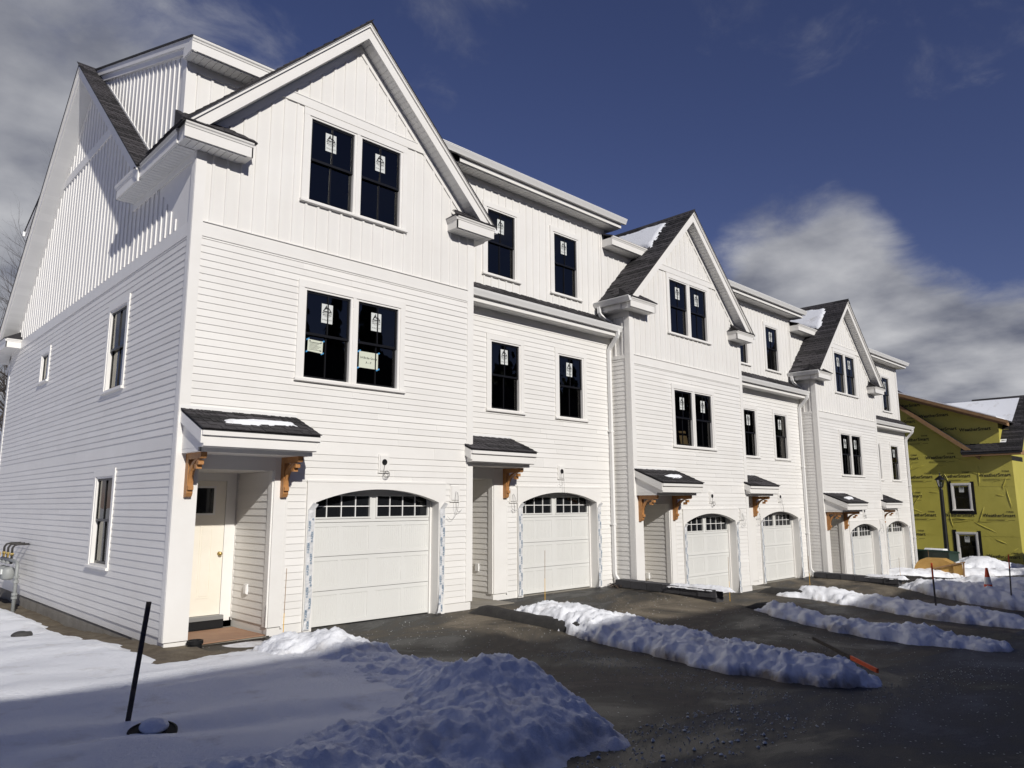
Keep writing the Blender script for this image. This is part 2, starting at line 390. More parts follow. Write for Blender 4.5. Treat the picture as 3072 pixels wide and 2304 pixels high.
# soil under the lawn, and the snow that lies on it
def soil_z(x, y):
    xc = max(-20, min(2, x))
    if y < 0: z = lerp(.035, street(xc)+.02, smooth01(-y/6))
    else: z = lerp(.035, -.2, smooth01(y/4.5))
    return z
def snow_edge(x, y):
    s = max(-.21-.07*math.sin(y*.9)-x, min(-1.02-y-.35*smooth01((x-.3)/1.2), 1.62-x))
    return s+.16*fr(x, y, 1.7, 4, 5)
def lawn_z(x, y):
    s = snow_edge(x, y); w = smooth01((y+5.6)/-1.2)
    d = -.06+.155*smooth01((s+.05)/.5)
    wind = .030*math.sin(y*5.5+2.2*fr(x, y, .7, 2, 1)+x*.5)*(.5+.5*fr(x, y, .4, 2, 8))
    return soil_z(x, y)+d+.035*fr(x, y, .55, 3, 3)+wind*smooth01(s/.4)+.008*fr(x, y, 6, 3, 4)*smooth01(s/.3)-.25*smooth01((-6.25-y)/.35)
lx = [-70, -40, -25, -16, -11] + frange(-8, 1.9, .07)
ly = frange(-6.7, 7, .07) + frange(7.2, 14, .25) + [16, 20, 28, 40, 70]
grid('soil', [-70, -30, -12] + frange(-6, .35, .15), frange(-6.4, 14, .15) + [18, 26, 40], lambda x, y: soil_z(x, y)+.03*fr(x, y, 2.2, 4, 9), 'soil')
grid('snow_lawn', lx, ly, lawn_z, 'snow', dirt=lambda x, y: .25*smooth01((.25-snow_edge(x, y))/.25), keep=lambda x, y: not (x > -.15 and y > -.2))

# ------------------------------------------------------------------ shared small meshes
def m_board(e):
    return cached(('board', round(e, 4)), lambda: MB().prismX([(0,0),(-.015,0),(-.0155,.004),(-.004,e+.010),(0,e+.010)], 0, 1).mesh('siding_board', 'siding'))
def m_batten():
    return cached('batten', lambda: MB().prismZ([(-.026,0),(-.018,-.017),(.018,-.017),(.026,0)], 0, 1).mesh('batten', 'siding'))
def m_shingle(k):
    def mk():
        r = random.Random(k); mb = MB(); mb.box(0, .992, 0, .19, 0, .008)            # y: up the slope
        x = 0
        while x < .95:
            w = r.uniform(.08, .19); w = min(w, .992-x)
            mb.add([(x,-.001,.0075),(x+w,-.001,.0075),(x+w-.008,.145,.0075),(x+.008,.145,.0075),(x,-.001,.0175),(x+w,-.001,.0175),(x+w-.008,.145,.0125),(x+.008,.145,.0125)],
                   [(4,5,6,7),(0,1,5,4),(1,2,6,5),(2,3,7,6),(3,0,4,7)])
            x += w+r.choice([.0, .05, .1, .14])
        return mb.mesh('shingle', 'shingle')
    return cached(('sh', k), mk)
def m_slat():
    return cached('slat', lambda: MB().prismY([(0,0),(.090,0),(.090,.013),(.101,.013),(.101,.018),(0,.018)], 0, 1).mesh('soffit_slat', 'soffit'))

def shingle_rows(parent, origin, right, up, width, length, expo=.14, seed=0, clip=None, lift=.0):
    """lay strip shingles on a slope: origin at lower-left, right & up unit vectors"""
    right = Vector(right).normalized(); up = Vector(up).normalized(); nrm = right.cross(up)
    rnd = random.Random(seed); base = Matrix((right, up, nrm)).transposed()
    rows = int(math.ceil(length/expo)); n = 0
    for j in range(rows):
        off = -rnd.uniform(0, .95); x = off
        while x < width:
            a = max(0, x); b = min(width, x+1.0)
            if b-a > .06 and (clip is None or clip((a+b)/2, j*expo)):
                o = link('shingle', m_shingle(rnd.randrange(5)), parent)
                tilt = Matrix.Rotation(R(-1.6), 3, 'X')
                o.rotation_euler = (base @ tilt).to_euler()
                o.location = Vector(origin)+right*a+up*(j*expo)+nrm*(lift+.001)
                o.scale = ((b-a)/1.0, 1, 1); n += 1
            x += 1.0
    return n

def sheet_mb(mb, xs, bot, top, holes, plane='y', v=0.):
    """upright sheet with rectangular holes and a piecewise straight top"""
    cuts = sorted(set([round(x, 4) for x in xs] + [round(h[k], 4) for h in holes for k in (0, 1) if xs[0] < h[k] < xs[-1]]))
    for a, b in zip(cuts, cuts[1:]):
        m = (a+b)/2; hs = sorted((h[2], h[3]) for h in holes if h[0] <= m <= h[1])
        z = None; segs = []; cur = 'bot'
        prev = (bot(a), bot(b))
        for h0, h1 in hs:
            if h0 > prev[0]+1e-4: segs.append((prev, (h0, h0)))
            prev = (max(h1, prev[0]), max(h1, prev[1]))
        segs.append((prev, (top(a), top(b))))
        for (l0, r0), (l1, r1) in segs:
            if l1 < l0+1e-4 and r1 < r0+1e-4: continue
            if plane == 'y': mb.quad((a, v, l0), (b, v, r0), (b, v, r1), (a, v, l1))
            else: mb.quad((v, a, l0), (v, b, r0), (v, b, r1), (v, a, l1))
    return mb

def siding(parent, place, x0, x1, z0, z1, holes, e=E_, double=None):
    """courses of clapboard; place(x,z)->(loc,rotz); holes in the same x,z"""
    z = z0; me = m_board(e)
    while z < z1-.02:
        h = e; m_ = me
        if double and double[0] <= z < double[1] and z+e < double[1]+e: pass
        if double and abs(z-double[0]) < e/2: h = 2*e; m_ = m_board(2*e)
        h2 = min(h, z1-z)
        iv = [(x0, x1)]
        for a, b, c, d in holes:
            if min(d, z+h2)-max(c, z) < .85*h2 and not (c < z+.01 and False): continue
            nv = []
            for p, q in iv:
                if b <= p or a >= q: nv.append((p, q)); continue
                if a > p+.02: nv.append((p, a))
                if b < q-.02: nv.append((b, q))
            iv = nv
        jr = random.Random(int(z*1000)+int(x1*77)); iv2 = []
        for p, q in iv:
            while q-p > 3.0:
                c = p+jr.uniform(1.0, min(3.6, q-p-.6)); iv2.append((p, c+.02, 0)); p = c
            iv2.append((p, q, .0016 if iv2 and abs(iv2[-1][1]-p-.02) < .001 else 0))
        for p, q, dy in iv2:
            loc, rz = place(p, z)
            link('siding_board', m_, parent, Vector(loc)+Vector((math.sin(rz)*dy, -math.cos(rz)*dy, jr.uniform(-.0012, .0012))), (0,0,rz), (q-p, 1+dy*40, h2/h if h2 < h*.98 else 1))
        z += h
def battens(parent, place, x0, x1, step, bot, top, holes, start=None):
    x = x0 if start is None else start; me = m_batten()
    while x < x1-.01:
        z0, z1 = bot(x), top(x)
        iv = [(z0, z1)]
        for a, b, c, d in holes:
            if a-.02 < x < b+.02:
                nv = []
                for p, q in iv:
                    if d <= p or c >= q: nv.append((p, q)); continue
                    if c > p+.03: nv.append((p, c))
                    if d < q-.03: nv.append((d, q))
                iv = nv
        for p, q in iv:
            if q-p > .04:
                loc, rz = place(x, p); link('batten', me, parent, loc, (0,0,rz), (1,1,q-p))
        x += step

# ------------------------------------------------------------------ windows
def sticker_mesh():
    def mk():
        mb = MB(); mb.quad((-.085,0,-.135),(.085,0,-.135),(.085,0,.135),(-.085,0,.135)); mb.mi = 1
        s = lambda q: (q[0]*.125-.06, q[1]*.10+.015)
        mb.ribbon([s(q) for q in ((.40,1.0),(.02,.16),(.98,.16),(.66,.66),(.55,.42),(.40,.74),(.28,.46))], .014, -.0008)
        mb_text(mb, 'MATTHEWS', .027, 0, -.001, .008, .0006); mb_text(mb, 'BROTHERS', .027, 0, -.001, -.020, .0006)
        mb_text(mb, 'WINDOWS', .016, 0, -.001, -.042); mb_text(mb, 'WALCOTT', .030, 0, -.001, -.090)
        return mb.mesh('sticker', ['paper', 'ink'])
    return cached('sticker', mk)
def window(parent, w, h, units, loc, rz=0, sticker=True, casing=.10, muntin=True, rail=True, room=True, sdz=0.):
    """double-hung window(s): white casing with black sashes; local x right, z up, outward -y"""
    key = ('win', round(w, 2), round(h, 2), units, casing)
    fw = .045
    mull = casing*.62
    inner = (w-casing*2-(units-1)*mull)/units
    cells = []
    for u in range(units):
        a = casing+u*(inner+mull); cells.append((a+fw, a+inner-fw, .075, h-casing-.055))
    def mk():
        mb = MB()
        mb.box(0, casing, -.032, .005, .045, h-casing*1.2); mb.box(w-casing, w, -.032, .005, .045, h-casing*1.2)
        mb.box(-.004, w+.004, -.034, .005, h-casing*1.2, h)
        mb.prismX([(.005,0),(.005,.05),(-.04,.05),(-.062,.042),(-.062,.008),(-.04,0)], -.018, w+.018)
        for u in range(units-1):
            a = casing+(u+1)*inner+u*mull; mb.box(a, a+mull, -.030, .005, .05, h-casing*1.2)
        for x0, x1, z0, z1 in cells:      # white vinyl frame, stepped reveal
            mb.box(x0-fw, x0, -.018, .10, .05, h-casing*1.2); mb.box(x1, x1+fw, -.018, .10, .05, h-casing*1.2)
            mb.box(x0, x1, -.018, .10, z1, h-casing*1.2); mb.box(x0, x1, -.018, .10, .05, z0)
        return mb.mesh('window', 'trim')
    o = link('window', cached(key, mk), parent, loc, (0,0,rz))
    for x0, x1, z0, z1 in cells:
        zm = (z0+z1)/2+.01; cw = x1-x0
        for up_ in ((True, False) if rail else (True,)):
            a, b = (zm-.02, z1) if up_ else (z0, zm+.02)
            if not rail: a = z0
            y = .012 if up_ else .046
            def mks(cw=cw, hh=b-a):
                mb = MB(); t = .034
                mb.box(0, t, 0, .03, 0, hh); mb.box(cw-t, cw, 0, .03, 0, hh); mb.box(t, cw-t, 0, .03, 0, t+.006); mb.box(t, cw-t, 0, .03, hh-t, hh)
                if muntin: mb.box(cw/2-.0095, cw/2+.0095, -.003, .020, t+.006, hh-t)
                return mb.mesh('sash', 'black_sash')
            link('sash', cached(('sash', round(cw, 3), round(b-a, 3), muntin), mks), o, (x0, y, a))
            link('pane', cached(('pane', round(cw, 3), round(b-a, 3)), lambda cw=cw, hh=b-a: MB().quad((.03,.013,.03),(cw-.03,.013,.03),(cw-.03,.013,hh-.03),(.03,.013,hh-.03)).mesh('pane', 'glass', recalc=False)), o, (x0, y, a))
        if sticker:
            link('sticker', sticker_mesh(), o, ((x0+x1)/2+random.uniform(-.03, .03), .020, z1-.30+sdz+random.uniform(-.03, .03)), (0, random.uniform(-.02, .02), 0), (1.2, 1, 1.18))
    if room:
        def mkr():
            mb = MB(); x0, x1, z0, z1, y0, y1 = casing*.6, w-casing*.6, .05, h-casing, .104, 3.6
            X0, X1, Z0, Z1 = x0-.5, x1+.5, z0-.9, z1+.25
            mb.quad((X0,y1,Z0),(X1,y1,Z0),(X1,y1,Z1),(X0,y1,Z1)); mb.quad((X0,y0,Z0),(X0,y1,Z0),(X0,y1,Z1),(X0,y0,Z1)); mb.quad((X1,y0,Z0),(X1,y1,Z0),(X1,y1,Z1),(X1,y0,Z1))
            mb.quad((X0,y0,Z0),(X1,y0,Z0),(X1,y1,Z0),(X0,y1,Z0)); mb.quad((X0,y0,Z1),(X1,y0,Z1),(X1,y1,Z1),(X0,y1,Z1))
            for q in ((X0, x0, Z0, Z1), (x1, X1, Z0, Z1), (x0, x1, Z0, z0), (x0, x1, z1, Z1)):
                mb.quad((q[0],y0,q[2]),(q[1],y0,q[2]),(q[1],y0,q[3]),(q[0],y0,q[3]))
            return mb.mesh('room_interior', 'room')
        link('room_interior', cached(('room',)+key[1:], mkr), o)
    return o, cells

# ------------------------------------------------------------------ garage door with arched surround
GX0, GX1, GSPR, GTOP, GOX0, GOX1, GOZ = 2.135, 4.573, 1.93, 2.145, 1.985, 4.73, 2.249
def arch(n=22, grow=0.):
    pts = []
    w = (GX1-GX0)/2; s = GTOP-GSPR; r = (w*w+s*s)/(2*s); cx = (GX0+GX1)/2; cz = GTOP-r; a0 = math.asin(w/r)
    for k in range(n+1):
        a = -a0+2*a0*k/n; pts.append((cx+(r+grow)*math.sin(a), cz+(r+grow)*math.cos(a)))
    return pts
def tape_mesh(seed, h=1.78, w=.115):
    r = random.Random(seed); mb = MB(); n = 40; L_ = []
    ph = r.uniform(0, 6)
    for k in range(n+1):
        t = k/n; z = h*t
        peel = .13*max(0, (.28-t)/.28)**1.5*(1 if seed % 2 else .3)
        cx = peel*(-.6)+.006*math.sin(9*t+ph); yy = -.006-peel*.35-.006*abs(math.sin(17*t+ph))
        ww = w*(1-.35*max(0, (.22-t)/.22)*abs(math.sin(20*t)))
        L_.append((cx, yy, z, ww))
    for a, b in zip(L_, L_[1:]):
        mb.add([(a[0]-a[3]/2, a[1], a[2]), (a[0], a[1]-.008*abs(math.sin(a[2]*23)), a[2]), (a[0]+a[3]/2, a[1], a[2]), (b[0]+b[3]/2, b[1], b[2]), (b[0], b[1]-.008*abs(math.sin(b[2]*23)), b[2]), (b[0]-b[3]/2, b[1], b[2])], [(0,1,4,5),(1,2,3,4)])
    # folded end on top
    mb.add([(-w/2,-.006,h),(w/2,-.006,h),(w*.95,-.03,h+.09),(w*.1,-.05,h+.12)], [(0,1,2,3)])
    me = text_mesh('AZEK', .050, 'ink_blue', .0004)
    mb.mi = 1; z = .08; k = 0
    while z < h-.05:
        i = min(n, int(z/h*n)); cx, yy, _, _ = L_[i]
        sx = -.026 if k % 2 else .026
        if k % 2 == 0 or True:
            mb.add([(cx+sx-v.co.z*1.0, yy-.011, z+v.co.x) for v in me.vertices], [tuple(p.vertices) for p in me.polygons])
            q = []
            for j in range(13):
                a = 2*math.pi*j/12; q.append((cx-sx+.014*math.cos(a), z+.08+.014*math.sin(a)))
            mb.ribbon(q, .004, yy-.011)
            mb.ribbon([(cx-sx-.004, z+.08), (cx-sx+.004, z+.08)], .007, yy-.011)
        z += .165; k += 1
    return mb.mesh('protective_tape', ['tape', 'ink_blue'])
def door_section():
    def mk():
        mb = MB(); W = GX1-GX0+.06; H = .533
        mb.box(0, W, 0, .04, .004, H-.004)
        n = 4; m = .085; fw = (W-2*m-2*.06-.16)/4; x = m
        mb.box(0, W, -.008, 0, .004, .07); mb.box(0, W, -.008, 0, H-.07, H-.004)
        xs = [m, m+fw+.06, m+2*fw+.06+.16, m+3*fw+.12+.16]
        edges = [0] + [v for x_ in xs for v in (x_, x_+fw)] + [W]
        for a, b in zip(edges[::2], edges[1::2]): mb.box(a, b, -.008, 0, .07, H-.07)
        for x_ in xs:
            k = x_+.03
            while k < x_+fw-.02: mb.box(k, k+.036, -.0035, 0, .076, H-.076); k += .042
        return mb.mesh('door_section', 'garage')
    return cached('gsec', mk)
def garage(root, off, dx, y0, tapes, seed):
    """dx shifts the A-unit garage x; y0 facade plane"""
    loc = Vector((dx, y0, 0))-off
    def mkc():
        mb = MB(); ar = arch()
        poly = [(GOX0, -.02), (GOX0, GOZ), (GOX1, GOZ), (GOX1, -.02), (GX1, -.02)] + ar[::-1] + [(GX0, -.02)]
        mb.prismY(poly, -.034, 0)
        mb.prismY([(GX0-.012, -.02)] + [(GX0-.012, GSPR)] + arch(22, .012) + [(GX1+.012, GSPR), (GX1+.012, -.02), (GX1, -.02)] + ar[::-1] + [(GX0, -.02)], 0, .10)
        mb.box(GX0-.03, GX0-.001, .10, .25, -.02, GTOP+.1); mb.box(GX1+.001, GX1+.03, .10, .25, -.02, GTOP+.1)
        mb.box(GX0+.0, GX0+.035, .17, .21, -.01, GTOP+.1); mb.box(GX1-.035, GX1, .17, .21, -.01, GTOP+.1)
        mb.box(GOX0-.012, GOX1+.012, -.042, 0, GOZ, GOZ+.028)
        return mb.mesh('garage_surround', 'trim')
    g = link('garage_surround', cached('gsur', mkc), root, loc)
    d = link('garage_door', cached('gdoor', lambda: MB().box(GX0-.03, GX1+.03, .262, .28, -.01, GTOP+.15).mesh('garage_door', 'garage')), root, loc)
    for k in range(3): link('door_section', door_section(), d, (GX0-.03, .215, .012+k*.533))
    def mktop():
        mb = MB(); W = GX1-GX0+.06; z0 = 0; H = .56; y = 0
        wn = [(.10, W/2-.075), (W/2+.075, W-.10)]
        mb.box(0, W, 0, .04, .004, .085); mb.box(0, W, 0, .04, .425, H)
        mb.box(0, .10, 0, .04, .085, .425); mb.box(W-.10, W, 0, .04, .085, .425); mb.box(W/2-.075, W/2+.075, 0, .04, .085, .425)
        for a, b in wn:
            mb.box(a-.03, b+.03, -.016, 0, .060, .085); mb.box(a-.03, b+.03, -.016, 0, .425, .45); mb.box(a-.03, a, -.016, 0, .085, .425); mb.box(b, b+.03, -.016, 0, .085, .425)
        return mb.mesh('door_section', 'garage')
    link('door_section', cached('gtop', mktop), d, (GX0-.03, .215, .012+3*.533))
    W = GX1-GX0+.06
    for a, b in ((.10, W/2-.075), (W/2+.075, W-.10)):
        def mkg(a=a, b=b):
            mb = MB(); mb.box(0, b-a, .002, .018, .165, .180)
            for k in (1, 2, 3): mb.box((b-a)*k/4-.0075, (b-a)*k/4+.0075, .001, .019, 0, .34)
            return mb.mesh('window_grille', 'gutter')
        link('window_grille', cached('ggr', mkg), d, (GX0-.03+a, .215, .012+3*.533+.085))
        for k in range(4):
            for j in range(2):
                link('pane', cached('gpane', lambda a=a, b=b: MB().box(0, (b-a)/4, .024, .028, 0, .17).mesh('pane', 'car_glass')), d, (GX0-.03+a+(b-a)*k/4, .215, .012+3*.533+.085+.17*j))
    link('threshold', cached('gth', lambda: MB().box(GOX0+.02, GOX1-.02, -.12, .30, -.2, -.004).mesh('threshold', 'concrete')), root, loc)
    for s, x in ((0, (GOX0+GX0)/2-.005), (1, (GX1+GOX1)/2-.0)):
        if tapes: link('protective_tape', tape_mesh(seed*2+s), root, loc+Vector((x, -.036, .03)))
def light_mount(root, off, x, y, z, seed, wires=True, hole=True):
    def mk():
        mb = MB(); mb.box(0, .215, -.018, 0, 0, .30); mb.box(.022, .193, -.036, -.018, .022, .278); mb.box(-.006, .221, -.026, 0, -.012, 0)
        return mb.mesh('mounting_block', 'trim')
    o = link('mounting_block', cached('mount', mk), root, Vector((x, y, z))-off)
    if hole: link('electrical_box', cached('ebox', lambda: MB().lathe([(.001,0),(.05,0),(.052,.006),(.040,.008),(.038,.003),(.001,.003)], 14).mesh('electrical_box', 'iron')), o, (.105, -.037, .17), (R(90), 0, 0))
    if wires:
        r = random.Random(seed); mb = MB()
        for k in range(2):
            pts = []; cx, cz = .105, .16
            if hole and seed % 3 == 0:
                for j in range(26):
                    t = j/25; a = 2.2*math.pi*t*1.5+1.2; rr = .055+.012*math.sin(5*t+k)
                    if t < .22: pts.append((cx-.03*t/.22, -.05-.03*t, cz-.19*t/.22))
                    else: pts.append((cx+.03+rr*math.cos(a), -.06-.004*j/25, cz-.19+rr*math.sin(a)))
            else:
                sx = r.uniform(-.5, .5); dz = r.uniform(.3, .5)
                for j in range(19):
                    t = j/18
                    pts.append((cx+sx*.4*t*t+.05*math.sin(4*t+k*2+seed), -.045-.05*math.sin(3*t), cz-dz*math.sin(min(1.9*t, 2.4))+.02*math.sin(7*t+k)))
            mb.tube(pts, .0028, 5)
        link('loose_wire', mb.mesh('loose_wire', 'wire'), o)
    return o

# ------------------------------------------------------------------ entry canopy and cedar bracket
def bracket(root, loc):
    def mk():
        mb = MB(); w = .085
        mb.prismX([(0,-.60),(0,0),(-.10,0),(-.10,-.54),(-.075,-.585),(-.04,-.60)], 0, w)
        mb.prismX([(-.10,-.085),(-.10,0),(-.52,0),(-.52,-.055),(-.495,-.085)], .002, w-.002)
        return mb.mesh('bracket', 'cedar')
    b = link('bracket', cached('brk', mk), root, loc)
    def mkb():
        mb = MB(); pts = []; q = []
        n = 10
        for k in range(n+1):
            a = math.pi/2*k/n; pts.append((-.44+.345*math.cos(a)*1.0, -.46+.375*math.sin(a)*1.0))
        # concave quarter curve: outer edge from (-.10,-.46) to (-.44,-.085)
        outer = [(-.44+.34*(1-math.sin(math.pi/2*k/n)) if False else -.10-.34*(1-math.cos(math.pi/2*k/n)), -.47+.385*math.sin(math.pi/2*k/n)) for k in range(n+1)]
        inner = [(-.10-.25*(1-math.cos(math.pi/2*k/n))*1.0+.0, -.30+.215*math.sin(math.pi/2*k/n)) for k in range(n+1)]
        mb.prismX([(-.10,-.47)] + outer + inner[::-1], .012, .073)
        for y, z, d in ((-.405, -.135, .05), (-.345, -.19, .045), (-.10, -.47, .05)):
            mb.box(.006, .079, y-.035, y+.035, z-.03, z+.03)
        return mb.mesh('brace', 'cedar')
    link('brace', cached('brc', mkb), b)
def canopy(root, off, x0, x1, yw, z, seed, left_cheek=True):
    """lean-to roof over the entry; z = height of the roof line on the wall"""
    dp, dz = .80, .33; L0 = Vector((x0, yw, z))-off; W = x1-x0
    def mk():
        mb = MB()
        mb.prismX([(0,0),(-dp,-dz),(-dp,-dz-.035),(0,-.035)], 0, W)
        return mb.mesh('canopy', 'roofdeck')
    c = link('canopy', cached(('can', round(W, 3)), mk), root, L0)
    def mkt():
        mb = MB(); zb = -.62
        mb.box(.03, W-.03, -dp+.025, -dp+.05, -.565, -dz-.04)                     # fascia
        mb.box(.0, W, -dp-.012, -dp+.025, -dz-.095, -dz-.036)                   # crown
        mb.box(.03, W-.03, -dp+.05, -.02, -.575, -.56)                          # soffit
        mb.box(.055, W-.055, -.60, -.575, -.63, -.575)                            # frieze under soffit
        mb.box(.055, W-.055, -.575, 0, -.63, -.60)
        for a, b in ((.03, .055), (W-.055, W-.03)):                             # cheeks
            mb.prismX([(0,-.03),(-dp+.05,-dz-.02),(-dp+.05,-.56),(0,-.56)], a, b)
            mb.prismX([(0,-.56),(-.60,-.56),(-.60,-.63),(0,-.63)], a+.003, b+.02)
        for a, b in ((-.012, .03), (W-.03, W+.012)):                            # sloping rake board
            mb.prismX([(0,-.036),(-dp+.02,-dz-.03),(-dp+.02,-dz-.20),(0,-.19)], a, b)
        return mb.mesh('canopy_trim', 'trim')
    link('canopy_trim', cached(('cant', round(W, 3)), mkt), c)
    sl = Vector((0, dp, dz)); shingle_rows(c, (-.02, -dp-.025, -dz-.008), (1,0,0), sl, W+.04, sl.length, .145, seed)
    link('flashing', cached(('canf', round(W, 3)), lambda: MB().box(-.02, W+.02, -.03, 0, -.005, .045).mesh('flashing', 'gutter')), c)
    return c

# ------------------------------------------------------------------ eaves, gutters
def fascia_profile(t):      # (outward, up) fascia with crown moulding, 0..t high
    return [(0,0),(.02,0),(.02,t-.075),(.030,t-.07),(.036,t-.045),(.052,t-.03),(.056,t-.012),(.056,t),(0,t)]
def gutter_profile():
    return [(0,0),(.07,0),(.082,.028),(.103,.068),(.118,.095),(.118,.112),(.126,.112),(.126,.128),(.112,.128),(.108,.112),(.012,.112),(.012,.128),(0,.128)]
def slats(parent, n, loc, step, rot, scale_len):
    for k in range(n):
        link('soffit_slat', m_slat(), parent, Vector(loc)+Vector(step)*k, rot, (1, scale_len, 1))
def return_box(root, off, x0, x1, y0, y1, z0, z1, hip, axis='y'):
    """boxed cornice return below a rake; outward -y (axis y) or -x (axis x); hip = which end slopes"""
    mb = MB()
    if axis == 'y':
        mb.box(x0+.02, x1-.02, y0+.02, y1, z0, z1-.01)
        mb.prismX([(y0+.02-a, z0+b) for a, b in fascia_profile(z1-z0)], x0, x1)
        if hip in 'LB': mb.prismY([(x1-.02+a, z0+b) for a, b in fascia_profile(z1-z0)], y0, y1)
        if hip in 'RB': mb.prismY([(x0+.02-a, z0+b) for a, b in fascia_profile(z1-z0)], y0, y1)
    else:
        mb.box(x0+.02, x1, y0+.02, y1-.02, z0, z1-.01)
        mb.prismY([(x0+.02-a, z0+b) for a, b in fascia_profile(z1-z0)], y0, y1)
        mb.prismX([(y0+.02-a, z0+b) for a, b in fascia_profile(z1-z0)], x0, x1)
    o = link('eave_return', mb.mesh('eave_return', 'trim'), root, -off)
    n = int((x1-x0-.04)/.1)
    if axis == 'y': slats(o, n, (x0+.02, y0+.03, z0-.018), (.101,0,0), (0,0,0), y1-y0-.03)
    e = .05
    rb = MB(); t = .25
    if axis == 'y':
        X0, X1, Y0 = x0-e, x1+e, y0-e
        if hip == 'L':
            a, b, c, d = (X0, Y0, z1), (X1, Y0, z1), (X1-.34, y1, z1+t), (X0, y1, z1+t)
            rb.quad(a, b, c, d); rb.quad(b, (X1, y1, z1), c); rb.quad(a, d, (X0, y1, z1)); rb.quad(a, (X0, y1, z1), (X1, y1, z1), b)
        else:
            a, b, c, d = (X0, Y0, z1), (X1, Y0, z1), (X1, y1, z1+t), (X0+.34, y1, z1+t)
            rb.quad(a, b, c, d); rb.quad(a, d, (X0, y1, z1)); rb.quad(b, (X1, y1, z1), c); rb.quad(a, (X0, y1, z1), (X1, y1, z1), b)
        r_ = link('return_roof', rb.mesh('return_roof', 'roofdeck'), o)
        up = Vector((0, y1-Y0, t)); ln = up.length
        for j in range(int(ln/.14)+1):
            f = j*.14/ln
            xa, xb = (X0, X1-.34*f) if hip == 'L' else (X0+.34*f, X1)
            p = Vector((xa, Y0, z1))+up*f
            base = Matrix((Vector((1,0,0)), up.normalized(), Vector((1,0,0)).cross(up.normalized()))).transposed()
            s = link('shingle', m_shingle(j % 5), o, p+Vector((0,0,.002)), base.to_euler(), (max(.1, xb-xa), min(1, (1-f)*ln/.19+.02), 1))
    else:
        X0, Y0, Y1 = x0-e, y0-e, y1+e
        rb.quad((X0,Y0,z1),(X0,Y1,z1),(x1,Y1,z1+t),(x1,Y0+.34,z1+t)); rb.quad((X0,Y0,z1),(x1,Y0,z1),(x1,Y0+.34,z1+t)); rb.quad((X0,Y0,z1),(X0,Y1,z1),(x1,Y1,z1),(x1,Y0,z1))
        link('return_roof', rb.mesh('return_roof', 'roofdeck'), o)
    return o

# ------------------------------------------------------------------ roof geometry of the row
GA, GZ, GE = WA/2, 10.32, -.33            # cross gable apex x, z, eave x
def zt(x): return GZ-abs(x-GA)
RY, RZ, RSL = 6.15, 11.15, .85            # main ridge
def zmain(y): return RZ-RSL*abs(y-RY)
YD = .75                                  # dormer front wall
def zdorm(y): return 9.10+.355*(min(y, 2*RY-y)-.38)
EZ0, EZ1 = 7.07, 7.30
Z0 = Vector((0,0,0))

